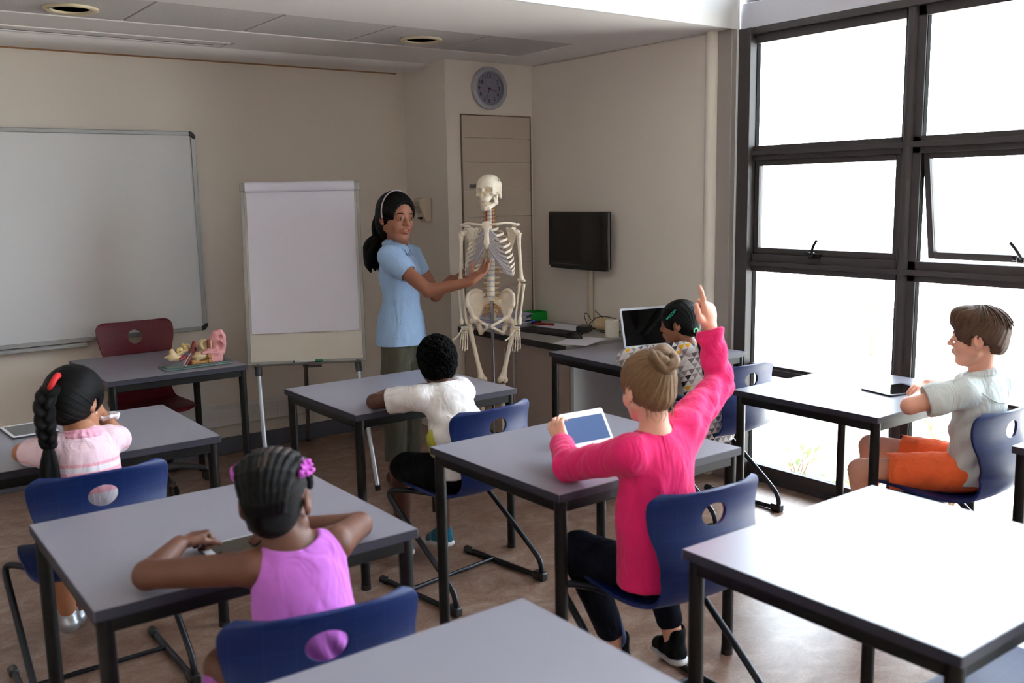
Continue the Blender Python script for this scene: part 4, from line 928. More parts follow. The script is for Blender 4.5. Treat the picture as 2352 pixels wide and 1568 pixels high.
f.box((-.10, -.055, 0), (.10, .055, .004)); f.box((-.10, -.055, 0), (.10, -.051, .058)); f.box((-.10, .051, 0), (.10, .055, .058)); f.box((-.10, -.055, 0), (-.096, .055, .058)); f.box((.096, -.055, 0), (.10, .055, .058)); f.build('tray_walls', mat('green_plastic', (0, 150, 44), .45), gb_, bevel=.003)
kb = thing('keyboard', 'black computer keyboard lying along the worktop', 'keyboard', (3.625, 4.50, WT+.0005), math.radians(-83)); f = MB(); f.box((-.215, -.075, 0), (.215, .075, .014)); f.build('case', m_black, kb, bevel=.005); f = MB()
for r_ in range(5):
    for c_ in range(15): f.box((-.205+c_*.0272, -.064+r_*.026, .014), (-.205+c_*.0272+.023, -.064+r_*.026+.021, .0195))
f.build('keys', mat('keys', (30, 30, 32), .5), kb, bevel=.002)
ms = thing('mouse', 'black computer mouse beside the keyboard', 'mouse', (3.595, 4.235, WT+.0005), math.radians(-70)); F_ = Field((-.07, -.04, -.002), (.07, .04, .045), .0022); F_.ell((0, 0, .004), (.058, .032, .034), k=.0); F_.cut((0, 0, .0), (0, 0, -1)); F_.build('shell', m_black, ms); f = MB(); f.cyl((.03, -.004, .026), (.03, .004, .026), .008, 14); f.build('scroll_wheel', MATS['keys'], ms)
pn = thing('red_marker', 'red marker pen lying at the back edge of the keyboard', 'marker', (3.815, 4.80, WT+.0085), math.radians(-72)); MB().cyl((-.06, 0, 0), (.045, 0, 0), .0075, 14).build('barrel', mat('marker_red', (150, 14, 22), .4), pn); MB().cyl((.045, 0, 0), (.085, 0, 0), .0082, 14).build('cap', MATS['marker_red'], pn)
pb = thing('power_adapter', 'black power adapter block beside the cables', 'power adapter', (3.80, 4.375, WT+.0005), .5); f = MB(); f.box((-.055, -.035, 0), (.055, .035, .042)); f.build('housing', m_black, pb, bevel=.008, seg=3); f = MB(); f.tube(smoothpts([(.05, 0, .02), (.09, .0, .015), (.12, -.03, .006)]), .004, 8); f.build('lead', m_black, pb)
f = MB(); f.tube(smoothpts([(3.86, 4.40, .79), (3.90, 4.36, .845), (3.95, 4.24, .835), (3.96, 4.18, .79), (3.92, 4.17, .757), (3.84, 4.24, .757), (3.87, 4.33, .757), (3.93, 4.26, .757), (3.96, 4.34, .80), (3.975, 4.47, .86)], 3), .0026, 8); tag(f.build('power_cable', m_black), 'looping black cable in front of the beige roll', 'cable')
f = MB(); f.tube(smoothpts([(3.84, 4.395, .80), (3.87, 4.46, .845), (3.93, 4.50, .85), (3.965, 4.50, .80)], 3), .0026, 8); tag(f.build('wall_cable', m_black), 'short black cable rising from the adapter to the wall duct', 'cable')
f = MB(); rr = random.Random(8); pts = [(3.775+.045*math.cos(k*1.1)+rr.uniform(-.015, .015), 4.93+.05*math.sin(k*1.1)+rr.uniform(-.01, .01), WT+.008+.0045*k) for k in range(14)]; f.tube(smoothpts(pts, 3), .004, 8); tag(f.build('cable_coil', m_black), 'tangle of black cable between the papers and the green box', 'cable')
def roll(label, c, rr_, h_, col, hole=.02, axis=(0, 0, 1), mm=None):
    t = thing('paper_roll', label, 'paper roll', c, 0, 'paper rolls on the worktop'); f = MB(); f.lathe([(hole, .003), (hole, 0), (rr_-.002, 0), (rr_, .002), (rr_, h_-.002), (rr_-.002, h_), (hole, h_), (hole, .003)], 40, axis=axis); f.build('roll', mm or mat(col[0], col[1], .85, bump=.5, bscale=90, bdist=.001), t)
    f = MB(); f.lathe([(hole-.002, 0), (hole, 0), (hole, h_), (hole-.002, h_), (hole-.002, 0)], 24, axis=axis); f.build('core', mat('core_brown', (150, 122, 90), .8), t); return t
roll('standing white paper roll between the adapter cables and the laptop', (3.80, 4.125, WT), .042, .10, ('tissue_white', (226, 220, 206)))
roll('white paper roll half hidden behind the laptop screen', (3.885, 4.095, WT), .030, .082, ('tissue_white', (226, 220, 206)))
r3 = roll('beige paper roll lying on its side against the wall', (3.935, 4.40, WT+.0385), .038, .14, ('kraft_beige', (206, 178, 140)), axis=(.15, -1, 0))
pc = thing('phone_charger', 'small black gadget with blue light beside the green box', 'charger', (3.84, 4.93, WT+.0005), .3); MB().box((-.05, -.03, 0), (.05, .03, .01)).build('case', m_black, pc, bevel=.003)
mm_ = bpy.data.materials.new('led_blue'); mm_.use_nodes = True; mm_.node_tree.nodes['Principled BSDF'].inputs['Emission Color'].default_value = (.02, .05, 1, 1); mm_.node_tree.nodes['Principled BSDF'].inputs['Emission Strength'].default_value = 1.2; f = MB(); f.cyl((-.02, 0, .01), (-.02, 0, .012), .004, 12); f.cyl((.02, .01, .01), (.02, .01, .012), .004, 12); f.build('light', mm_, pc)

# ------------------------------------------------ laptop and tablets
lt = thing('laptop', 'open white laptop with black screen on the table by the wall', 'laptop', (3.675, 3.60, .7405), math.radians(-12))
m_shell = mat('laptop_white', (206, 212, 222), .35); m_scr = mat('glossy_black', (9, 8, 9), .05, spec=.5)
f = MB(); f.prism(rrect(.32, .22, .012), 0, .014); f.build('base', m_shell, lt, bevel=.001); f = MB()
for r_ in range(5):
    for c_ in range(13): f.box((-.135+c_*.021, -.01+r_*.019, .014), (-.135+c_*.021+.018, -.01+r_*.019+.016, .0155))
f.build('keys', MATS['keys'], lt)
Bt = Matrix.Rotation(math.radians(90-14), 3, 'X'); f = MB(); f.prism(rrect(.32, .222, .012, cy=.111), -.007, 0, basis=Bt, o=(0, .112, .010)); sc_ = f.build('lid', m_shell, lt, bevel=.001)
f = MB(); f.prism(rrect(.296, .196, .003, cy=.111), .0, .0008, basis=Bt, o=(0, .112, .010)); f.build('screen', m_scr, sc_)
def tablet(label, loc, rot, w_=.17, h_=.24, body=(226, 228, 234), scr=m_scr, bez=(.012, .022)):
    t = thing('tablet', label, 'tablet', loc); t.rotation_euler = rot; f = MB(); f.prism(rrect(w_, h_, .010), -.0, .0062); f.build('back_shell', mat('tablet_dark', (40, 34, 46), .4) if body[0] > 100 else mat('tablet_black', (30, 28, 36), .4), t, bevel=.001)
    f = MB(); f.prism(rrect(w_-.002, h_-.002, .009), .0062, .0072); f.build('bezel', mat('bezel_%d' % body[0], body, .3), t); f = MB(); f.box((-w_/2+bez[0], -h_/2+bez[1], .0072), (w_/2-bez[0], h_/2-bez[1], .0078)); f.build('screen', scr, t, smooth=False)
    f = MB(); f.cyl((0, -h_/2+bez[1]/2, .0072), (0, -h_/2+bez[1]/2, .0078), .0045, 16); f.build('home_button', mat('button_grey', (170, 172, 180), .4), t); return t
# ------------------------------------------------ people: shared builders
Vn = lambda *a: np.array(a, float)
def unit(v): v = np.array(v, float); return v/np.linalg.norm(v)
def skin(name, col):
    m = mat(name, col, .5, spec=.4, bump=.12, bscale=180, bdist=.0008, var=.05, vscale=14); b = m.node_tree.nodes['Principled BSDF']
    b.inputs['Subsurface Weight'].default_value = .12; b.inputs['Subsurface Scale'].default_value = .012; b.inputs['Subsurface Radius'].default_value = (1, .4, .25); return m
def cloth(name, col, rough=.85, var=.04, bs=260, bump=.35, vs=9):
    dark = max(col) < 60; m = mat(name, col, rough, spec=.08 if dark else .2, bump=bump, bscale=bs, bdist=.0012, var=var, vscale=vs, sheen=0 if dark else .12)
    nt = m.node_tree; b = nt.nodes['Principled BSDF']; bp = [n for n in nt.nodes if n.type == 'BUMP'][0]; tc = [n for n in nt.nodes if n.type == 'TEX_COORD'][0]
    mp = nt.nodes.new('ShaderNodeMapping'); mp.inputs['Rotation'].default_value = (.5, .6, .4); mp.inputs['Scale'].default_value = (1, 1, .38); n = nt.nodes.new('ShaderNodeTexNoise'); n.inputs['Scale'].default_value = 17; n.inputs['Detail'].default_value = 2; n.inputs['Distortion'].default_value = 1.1
    b2 = nt.nodes.new('ShaderNodeBump'); b2.inputs['Strength'].default_value = .75; b2.inputs['Distance'].default_value = .016
    nt.links.new(tc.outputs['Object'], mp.inputs[0]); nt.links.new(mp.outputs[0], n.inputs[0]); nt.links.new(n.outputs[0], b2.inputs['Height']); nt.links.new(b2.outputs[0], bp.inputs['Normal']); return m
def hair_mat(name, c1, c2, rough=.38, scale=(95, 3), spec=.5):
    m = bpy.data.materials.new(name); m.use_nodes = True; nt = m.node_tree; b = nt.nodes['Principled BSDF']; b.inputs['Roughness'].default_value = rough; b.inputs['Specular IOR Level'].default_value = spec
    at = nt.nodes.new('ShaderNodeAttribute'); at.attribute_name = 'flow'; mp = nt.nodes.new('ShaderNodeMapping'); mp.inputs['Scale'].default_value = (scale[0], scale[1], 1); n = nt.nodes.new('ShaderNodeTexNoise'); n.inputs['Scale'].default_value = 1; n.inputs['Detail'].default_value = 5; n.inputs['Roughness'].default_value = .65
    nt.links.new(at.outputs['Vector'], mp.inputs[0]); nt.links.new(mp.outputs[0], n.inputs[0]); r = nt.nodes.new('ShaderNodeValToRGB'); r.color_ramp.elements[0].position = .34; r.color_ramp.elements[1].position = .68
    r.color_ramp.elements[0].color = (*lin(c1), 1); r.color_ramp.elements[1].color = (*lin(c2), 1); nt.links.new(n.outputs[0], r.inputs[0]); nt.links.new(r.outputs[0], b.inputs['Base Color'])
    bp = nt.nodes.new('ShaderNodeBump'); bp.inputs['Strength'].default_value = .7; bp.inputs['Distance'].default_value = .003; nt.links.new(n.outputs[0], bp.inputs['Height']); nt.links.new(bp.outputs[0], b.inputs['Normal']); return m
h_black = hair_mat('hair_black', (2, 2, 3), (10, 8, 9), .45, spec=.16); h_blonde = hair_mat('hair_blonde', (74, 52, 34), (158, 120, 82), .5, spec=.35); h_brown = hair_mat('hair_brown', (52, 34, 24), (112, 80, 58), .5, spec=.35)
def set_flow(o, fl):
    a = o.data.attributes.new('flow', 'FLOAT_VECTOR', 'POINT'); a.data.foreach_set('vector', np.array(fl, np.float32).ravel())
class Head:
    def __init__(s, c, f, u=(0, 0, 1), sc=1.0, roll=0):
        s.c = Vn(*c); f = unit(f); u = unit(np.array(u)-f*np.dot(u, f)); r = np.cross(f, u); s.B = np.array([r, f, u]).T; s.sc = sc; s.r, s.f, s.u = r, f, u
        if roll: a = roll; s.r, s.u = r*math.cos(a)+u*math.sin(a), -r*math.sin(a)+u*math.cos(a); s.B = np.array([s.r, s.f, s.u]).T
    def p(s, x, y, z): return s.c+s.B@(Vn(x, y, z)*s.sc)
    def ell(s, F, c, r, k=.012, sub=False, B2=None):
        B = s.B if B2 is None else s.B@np.array(B2); F.ell(s.p(*c), [v*s.sc for v in r], B, k*s.sc, sub)
    def cap(s, F, a, b, ra, rb=None, k=.01, sub=False, flat=None):
        F.cap(s.p(*a), s.p(*b), ra*s.sc, (rb if rb is not None else ra)*s.sc, k*s.sc, sub, flat)
    def local(s, V): return ((V-s.c)@s.B)/s.sc
    def build(s, F, child=1, mouth=0, nose=1.0):
        e = s.ell; c = s.cap
        e(F, (0, -.012, .035), (.074, .094, .084)); e(F, (0, .022, .03), (.064, .060, .066), .02); e(F, (0, .030, -.030), (.058, .056, .068), .025)
        e(F, (0, .046, -.082), (.030, .034, .026), .025); e(F, (0, .070, -.094), (.016, .013, .012), .014)                     # jaw, chin
        for sx in (-1, 1):
            e(F, (sx*.036, .058, -.036), (.024, .024, .026), .018); c(F, (sx*.056, .0, -.05), (sx*.022, .056, -.092), .016, .014, .02)
            e(F, (sx*.032, .090, .004), (.019, .012, .013), .010, True); e(F, (sx*.031, .0745, .003), (.0145, .0145, .0135), .003)
            c(F, (sx*.016, .0845, .003), (sx*.024, .0868, .0088), .0032, k=.004); c(F, (sx*.024, .0868, .0088), (sx*.038, .0840, .0088), .0034, k=.004); c(F, (sx*.038, .0840, .0088), (sx*.047, .0755, .003), .0032, k=.004)   # upper lid
            c(F, (sx*.016, .084, .001), (sx*.024, .0855, -.0045), .0026, k=.004); c(F, (sx*.024, .0855, -.0045), (sx*.038, .0825, -.0045), .0026, k=.004); c(F, (sx*.038, .0825, -.0045), (sx*.047, .0755, .002), .0026, k=.004)
            c(F, (sx*.014, .087, .022), (sx*.042, .071, .026), .006, k=.016)
            ex, ey = sx*.0725, -.008                                                                                       # ear
            B2 = Matrix.Rotation(sx*math.radians(-14), 3, 'Z') @ Matrix.Rotation(math.radians(-12), 3, 'X')
            e(F, (ex+sx*.006, ey-.002, -.002), (.0080, .0175, .028), .006, B2=B2); e(F, (ex+sx*.0155, ey+.002, .003), (.0095, .012, .021), .003, True, B2=B2); e(F, (ex+sx*.003, ey+.007, -.010), (.006, .008, .010), .004); e(F, (ex+sx*.002, ey+.004, -.028), (.006, .008, .008), .006)
        c(F, (0, .084, .014), (0, .100*nose, -.018), .0075, .0085, .010); e(F, (0, .1015*nose, -.024), (.0105, .0105, .009), .006)
        for sx in (-1, 1): e(F, (sx*.0115, .092, -.027), (.0075, .0095, .0065), .005); e(F, (sx*.006, .099, -.0325), (.003, .004, .0025), .002, True)
        e(F, (0, .080, -.052), (.026, .014, .018), .012)
        e(F, (0, .0925, -.0475), (.0185, .0065, .0045), .004); e(F, (0, .0905, -.0585-mouth), (.0165, .0075, .0052), .005)
        if mouth: e(F, (0, .097, -.0525-mouth/2), (.017, .014, .003+mouth*.55), .003, True)
        else: c(F, (-.017, .0955, -.0525), (.017, .0955, -.0525), .0012, k=.002, sub=True)
    def face(s, t, T, iris=(40, 24, 16), lip=(150, 80, 70), brow=(20, 16, 14), mouth=0):
        mw = mat('eye_white', (150, 138, 130), .3); mi = mat('iris_%d' % iris[0], iris, .1); ml = mat('lip_%d' % lip[0], lip, .4); mb = mat('brow_%d' % brow[0], brow, .8)
        bb = Matrix([list(r_) for r_ in s.B]); S = s.sc
        for sx in (-1, 1):
            f = MB(); f.sphere(s.p(sx*.031, .0762, .003)-T, .0132*S, 20, 14); e = f.build('eye', mw, t)
            f = MB(); f.sphere(s.p(sx*.031, .0810, .0030)-T, (.0093*S,)*3, 20, 14); f.build('iris', mi, e)
            f = MB(); pts = [s.p(sx*x, y, z)-T for x, y, z in ((.013, .0925, .0215), (.022, .0925, .0265), (.036, .0855, .0275), (.049, .073, .0215))]; f.tube(smoothpts(pts, 2), [.0016*S]+[.0028*S]*(len(smoothpts(pts, 2))-2)+[.001*S], 8, flat=(s.f, .6)); f.build('eyebrow', mb, t)
            f = MB(); f.tube([s.p(sx*x, y, z)-T for x, y, z in ((.017, .0865, .0035), (.024, .0905, .0075), (.031, .0908, .0088), (.038, .0878, .0078), (.048, .0775, .0035))], .0010*S, 6); f.build('lashes', mb, t)
        f = MB(); f.tube(smoothpts([s.p(x, y, z)-T for x, y, z in ((-.0195, .0860, -.0526), (-.010, .0935, -.0486), (0, .0955, -.0500), (.010, .0935, -.0486), (.0195, .0860, -.0526))], 2), .0027*S, 8); f.build('upper_lip', ml, t)
        f = MB(); f.tube(smoothpts([s.p(x, y, z-mouth) for x, y, z in ((-.0185, .0850, -.0535+mouth*.6), (-.010, .0925, -.0568), (0, .0940, -.0580), (.010, .0925, -.0568), (.0185, .0850, -.0535+mouth*.6))], 2), .0032*S, 8)
        f.v = [tuple(np.array(v)-T) for v in f.v]; f.build('lower_lip', ml, t)
        if mouth:
            f = MB()
            for k in range(8): a = (k-3.5)*.155; f.sphere(s.p(.021*math.sin(a)*1.15, .068+.021*math.cos(a), -.0525)-T, (.0019*S, .0016*S, .0032*S), 8, 6)
            f.build('teeth', MATS['teeth'], t)
def hand_sdf(F, w, d, n, side, sc=.8, curl=(.5, .5, .5, .5), th=(.7, .55, .3), thc=.3, spread=.06, k=.006):
    # w wrist, d towards the fingers, n the side the palm faces, side: +1 / -1 puts the thumb on d x n or opposite
    d = unit(d); n = unit(n-d*np.dot(n, d)); t = np.cross(d, n)*side; w = np.array(w, float)
    kn = [w+sc*(d*l+t*o-n*.002) for l, o in ((.086, .030), (.090, .010), (.086, -.011), (.078, -.029))]
    for i, q in enumerate(kn): F.cap(w+sc*(d*.008+t*(.016-.0105*i)), q, .0145*sc, .0112*sc, .010*sc, flat=(n, .9))
    F.cap(w+sc*(d*.025+t*.022+n*.006), w+sc*(d*.055+t*.020+n*.008), .013*sc, .011*sc, .012*sc); F.cap(w+sc*(d*.02-t*.02+n*.005), w+sc*(d*.055-t*.022+n*.006), .011*sc, .010*sc, .012*sc)
    for i, (L, c_) in enumerate(zip((.072, .080, .074, .058), curl)):
        p = kn[i]; dd = unit(d+t*spread*(1.5-i)); a = 0
        for fr_, r0, r1, cc in ((.46, .0098, .0086, .9), (.30, .0086, .0078, 1.1), (.24, .0078, .0062, .7)):
            a += c_*cc; v = dd*math.cos(a)+n*math.sin(a); q = p+v*L*fr_*sc; F.cap(p, q, r0*sc, r1*sc, .003*sc); p = q
    p = w+sc*(d*.022+t*.026+n*.004); td = unit(d*th[0]+t*th[1]+n*th[2]); ax = unit(d*.6+n*.8-t*.4)
    for L, r0, r1 in ((.040, .0135, .0112), (.033, .0110, .0098), (.027, .0098, .0074)):
        q = p+td*L*sc; F.cap(p, q, r0*sc, r1*sc, .006*sc); p = q; td = unit(td+ax*thc*.6)
def cuff(F, p, d, R_=.05, r_in=None):
    d = unit(d); x, y, z = frame(Vector(d)); B = np.array([list(x), list(y), list(z)]).T
    L_ = max(R_*1.15, .070); F.box(np.array(p)+d*R_, (L_, L_, R_), B, rr=.001, k=0, sub=True)
    if r_in: F.cap(np.array(p)-d*.018, np.array(p)+d*.02, r_in, r_in, k=0, sub=True)
def bnd(pts, m=.12):
    P = np.array(pts); return P.min(0)-m, P.max(0)+m
def person(label, base, group=None):
    t = thing('person', label, 'person', base); return t, np.array(base, float)
def folds(amp, f=34, seed=1, extra=None):
    def g(V, N):
        d = amp*(wav(V, f, seed)*.7+.5*wav(V*np.array([1, 1, .45]), f*2.3, seed+5))
        if extra is not None: d = d+extra(V, N)
        return d
    return g
def hair_cap(H, name, m, t, T, grow=.012, gather=(0, -.08, .06), line=(.048, .055), h=.0028, groove=.0011, low=-.055, extra=None, nape=-.07, ext=.0, sharp=70, lo=None, hi=None, sides=True):
    # hair hugging the skull, combed towards the gather point; line = (y, z) of the forehead hairline
    lo0, hi0 = H.c-.17*H.sc-.01, H.c+.17*H.sc+.01
    if lo is not None: lo0 = np.minimum(lo0, lo); hi0 = np.maximum(hi0, hi)
    F = Field(lo0, hi0, h)
    H.ell(F, (0, -.012, .035), (.074+grow, .094+grow, .084+grow)); H.ell(F, (0, .022, .03), (.064+grow*.7, .060+grow*.5, .066+grow*.8), .02); H.ell(F, (0, -.040, -.020), (.060+grow*.7, .058+grow*.8, .055), .02)
    H.ell(F, (0, line[0]+.078, line[1]-.100), (.088, .075, .118), .008, True)                     # face opening
    if sides:
        for sx in (-1, 1): H.ell(F, (sx*.086, .006, -.018), (.030, .018, .036), .005, True)         # around the ears
    H.ell(F, (0, -.03, nape-.075), (.12, .12, .07), .01, True)
    for sx in (-1, 1): H.ell(F, (sx*.082, -.040, nape-.004), (.050, .06, .040), .015, True)
    if extra: extra(F)
    V, Fc = F.mesh(); G = H.p(*gather); ax = unit(G-H.c); x, y, _ = frame(Vector(ax)); x, y = np.array(x), np.array(y)
    D = V-H.c; ph = np.arctan2(D@y, D@x); tt = np.arccos(np.clip((D@ax)/np.linalg.norm(D, axis=1), -1, 1))
    ds = groove*(np.sin(ph*sharp+3*np.sin(ph*7)+2*tt)*.6+.6*np.sin(ph*sharp*.43+1.3))*np.clip(tt/.35, 0, 1)
    return V, Fc, ph, tt, ds
def put_hair(name, V, Fc, m, t, T, ph, tt, ds=None):
    o = np_obj(name, V, Fc, m, t, 1, (lambda A, N: ds) if ds is not None else None, None, T); set_flow(o, np.stack([ph, tt, 0*tt], 1)); return o
def tress(name, paths, rs, m, t, T, n=14, wob=0, parts=None):
    f = MB(); fl = []
    for pi_, (pts, r_) in enumerate(zip(paths, rs)):
        P = smoothpts(pts, 2); k = len(P); rr = [np.interp(i/(k-1), np.linspace(0, 1, len(r_)), r_) for i in range(k)]; f.tube([p-Vector(T) for p in P], rr, n)
        for i in range(k): fl += [(j*2*pi/n+pi_*1.7, i*.12, 0) for j in range(n)]
    o = f.build(name, m, t, ang=2); set_flow(o, fl); return o

# ================================================ teacher
hT = Head((2.60, 4.535, 1.478), (.06, -.98, -.04), (.04, .03, 1), 1.10)
t, T = person('dark-haired woman in light blue shirt and olive trousers showing the skeleton to the class', (2.60, 4.52, 0))
sk_t = skin('skin_teacher', (150, 98, 76)); fw_ = unit((.62, -.78, 0)); lat = unit((.78, .62, 0))
nk = Vn(2.615, 4.565, 1.335); sN = Vn(2.520, 4.490, 1.275); sF = Vn(2.735, 4.610, 1.275); eN = Vn(2.622, 4.262, 1.102); wN = Vn(2.790, 4.110, 1.146); eF = Vn(2.850, 4.555, 1.040); wF = Vn(2.905, 4.470, 1.132)
hp_ = Vn(2.615, 4.545, .86); aN, aF = Vn(2.545, 4.545, .09), Vn(2.655, 4.575, .09); kN, kF = Vn(2.535, 4.500, .47), Vn(2.660, 4.535, .47); hN, hF = Vn(2.545, 4.490, .82), Vn(2.690, 4.595, .82)
F = Field((2.36, 3.98, -.005), (3.12, 4.78, 1.65), .0031)
hT.build(F, mouth=.006); F.chain([nk-Vn(0, -.01, .03), nk+Vn(.0, -.005, .03), hT.p(0, -.012, -.05)], [.056, .050, .052], .02)
F.chain([hp_, hp_+Vn(.005, -.005, .16), nk-Vn(.0, .01, .16)], [.115, .098, .120], .03, flat=(fw_, .66)); F.chain([sN, nk-Vn(0, 0, .045), sF], [.045, .06, .045], .03)
F.chain([sN, eN, wN], [.045, .036, .0235], .012); F.chain([sF, eF, wF], [.045, .036, .0235], .012)
hand_sdf(F, wN, (.60, -.06, .42), (-.25, -.1, 1.0), -1, .98, (.25, .22, .25, .35), th=(.75, .5, .35), thc=.15, spread=.05)
hand_sdf(F, wF, (.80, -.50, .10), (-.1, .1, 1.0), -1, .98, (.35, .35, .4, .5), th=(.8, .4, .4), thc=.2)
for h_, k_, a_ in ((hN, kN, aN), (hF, kF, aF)): F.chain([h_-Vn(0, 0, .03), k_, a_], [.060, .052, .036], .02); F.cap(a_, a_+Vn(.02, -.07, -.065), .03, .022, .02)
F.build('body', sk_t, t, inv=T)
hT.face(t, T, (34, 20, 14), (176, 92, 86), (16, 12, 12), .006)
m_bs = cloth('shirt_blue', (150, 178, 214), .7, .05, 320, .25)
F = Field((2.38, 4.18, .76), (2.92, 4.80, 1.42), .0034)
F.chain([hp_+Vn(0, 0, -.075), hp_+Vn(0, 0, .04), hp_+Vn(.005, -.005, .17), nk-Vn(.0, .01, .155), nk-Vn(0, .006, .06)], [.182, .154, .114, .128, .085], .03, flat=(fw_, .78))
for s_ in (-1, 1): F.ell(nk-Vn(0, 0, .150)+fw_*.062+lat*.045*s_, (.052, .052, .055), k=.03)
F.chain([sN-Vn(.0, 0, .01), nk-Vn(0, 0, .04), sF-Vn(0, 0, .01)], [.055, .062, .055], .03)
F.chain([sN, sN+(eN-sN)*.30, sN+(eN-sN)*.56], [.060, .064, .054], .012); F.chain([sF, sF+(eF-sF)*.5], [.052, .046], .012)
cuff(F, sN+(eN-sN)*.50, eN-sN, .045, .044); cuff(F, sF+(eF-sF)*.46, eF-sF, .035, .040)
F.box(hp_-Vn(0, 0, .125), (.3, .3, .06), rr=.001, k=0, sub=True); F.cap(nk+Vn(0, 0, -.02), nk+Vn(0, -.01, .08), .052, .06, .004, True); F.ell(nk+fw_*.055-Vn(0, 0, .035), (.020, .03, .045), k=.01, sub=True)
F.build('shirt', m_bs, t, disp=folds(.0055, 30, 3), inv=T)
F = Field(nk-.14, nk+.14, .0026); P = [nk+Vn(0, -.004, .016)+.060*(math.cos(a)*lat+math.sin(a)*fw_)+Vn(0, 0, .006-.034*max(0, math.sin(a))) for a in np.linspace(pi/2+.30, 2.5*pi-.30, 22)]
for a_, b_ in zip(P[:-1], P[1:]):
    o1 = unit((a_-nk)*Vn(1, 1, 0)); F.cap(a_, b_, .0065, .0065, .004); F.cap(a_+o1*.014-Vn(0, 0, .018), b_+o1*.014-Vn(0, 0, .018), .0065, .0065, .012); F.cap(a_+o1*.007-Vn(0, 0, .008), b_+o1*.007-Vn(0, 0, .008), .007, .007, .006)
for q in (P[0], P[1], P[-1], P[-2]): F.cap(q-Vn(0, 0, .01)+fw_*.006, q+fw_*.012-Vn(0, 0, .045)+(q-nk)*Vn(.25, .25, 0), .010, .006, .010, flat=(fw_, .5))
F.build('collar', m_bs, t, inv=T)
f = MB()
for q in range(6): z_ = nk-Vn(0, 0, .075+.058*q)+fw_*(.105+.014*math.sin(q*.9)); f.cyl(z_-T, z_+fw_*.004-T, .0045, 12)
f.build('shirt_buttons', mat('button_pearl', (190, 200, 214), .3), t)
F = Field((2.40, 4.36, .08), (2.84, 4.72, .92), .0038); F.chain([hp_+Vn(0, 0, .0), hp_-Vn(0, 0, .07)], [.122, .135], .03, flat=(fw_, .74))
for h_, k_, a_ in ((hN, kN, aN), (hF, kF, aF)): F.chain([h_-Vn(0, 0, .05), h_*.5+k_*.5, k_, a_+Vn(0, 0, .06)], [.082, .076, .062, .060], .018)
F.box((2.6, 4.55, .075), (.4, .4, .065), rr=.001, k=0, sub=True); F.build('trousers', cloth('olive_cotton', (74, 72, 60), .8, .06), t, disp=folds(.004, 26, 9), inv=T)
for nm, a_ in (('shoe', aN), ('shoe', aF)):
    F = Field(a_-.16, a_+.16, .003); F.chain([a_+Vn(-.01, .02, -.055), a_+Vn(.015, -.06, -.060), a_+Vn(.03, -.11, -.066)], [.036, .036, .026], .02); F.cap(a_+Vn(0, 0, -.05), a_+Vn(0, 0, -.02), .036, .036, .02); F.box((a_[0], a_[1], -.03), (.3, .3, .031), rr=.001, k=0, sub=True); F.cap(a_+Vn(0, 0, -.02), a_+Vn(0, 0, .03), .030, .03, .004, True); F.build(nm, mat('shoe_brown', (86, 50, 32), .5), t, inv=T)
V, Fc, ph, tt, ds = hair_cap(hT, 'hair', h_black, t, T, .015, (0, -.10, .03), (.040, .072), nape=-.13, groove=.0008, sides=False,
    extra=lambda F: [hT.ell(F, (0, -.055, -.03), (.072, .055, .09), .03), [hT.ell(F, (sx*.082, .050, -.062), (.044, .052, .062), .012, True) for sx in (-1, 1)]])
put_hair('hair', V, Fc, h_black, t, T, ph, tt, ds)
bk = hT.p(0, -.075, -.04); paths = []; rs = []; rr = random.Random(11)
for k in range(26):
    a = rr.uniform(-1, 1); e_ = Vn(2.520+.035*a, 4.655-.01*a+rr.uniform(-.012, .012), 1.225+rr.uniform(-.045, .05)); s0 = hT.p(.060*a, -.060-.03*(1-a*a), .03+rr.uniform(-.03, .02))
    paths.append([s0, hT.p(.070*a-.008, -.104-.010*(1-a*a), -.055), (e_*.5+bk*.5)+Vn(-.034+.035*a, .034+.022*a, .0), e_*.85+bk*.15+Vn(-.012+.018*a, .01+.012*a, 0), e_]); rs.append([.010, .019, .020, .016, .002])
tress('long_hair', paths, rs, h_black, t, T, 10)
f = MB(); f.tube([hT.p(.093*math.cos(a)*1.0, .012-.010*math.sin(a), .028+.106*math.sin(a))-T for a in np.linspace(-.25, pi+.25, 40)], .0042*1.0, 8); f.build('headband', mat('headband_lilac', (186, 170, 180), .5), t)

# ================================================ seated children: body from joints
def seated(F, J, sc=1.0, legs=True):
    f_ = J['f']; F.chain([J['pel'], (J['pel']+J['ch'])/2, J['ch']], [.098*sc, .092*sc, .100*sc], .03, flat=(f_, .72))
    F.chain([J['sL'], J['nk']-Vn(0, 0, .035*sc), J['sR']], [.040*sc, .050*sc, .040*sc], .03); F.chain([J['ch']+Vn(0, 0, .03), J['nk'], J['hb']], [.06*sc, .042*sc, .044*sc], .02)
    for a in 'LR': F.chain([J['s'+a], J['e'+a], J['w'+a]], [.040*sc, .032*sc, .0215*sc], .012)
    if legs:
        for a in 'LR': F.chain([J['h'+a], J['k'+a], J['a'+a]], [.068*sc, .047*sc, .031*sc], .015); F.cap(J['a'+a], J['a'+a]+J['ft'+a], .027*sc, .020*sc, .015)
def shirt_base(F, J, g=.013, hem=None, sc=1.0):
    f_ = J['f']; F.chain([J['pel']+Vn(0, 0, -.02), (J['pel']+J['ch'])/2, J['ch']], [(.104+g)*sc, (.098+g)*sc, (.100+g)*sc], .03, flat=(f_, .76))
    F.chain([J['sL'], J['nk']-Vn(0, 0, .037*sc), J['sR']], [(.041+g*.8)*sc, (.048+g*.4)*sc, (.041+g*.8)*sc], .03); F.cap(J['ch']+Vn(0, 0, .03), J['nk']-Vn(0, 0, .01), .075*sc, .048*sc, .02)
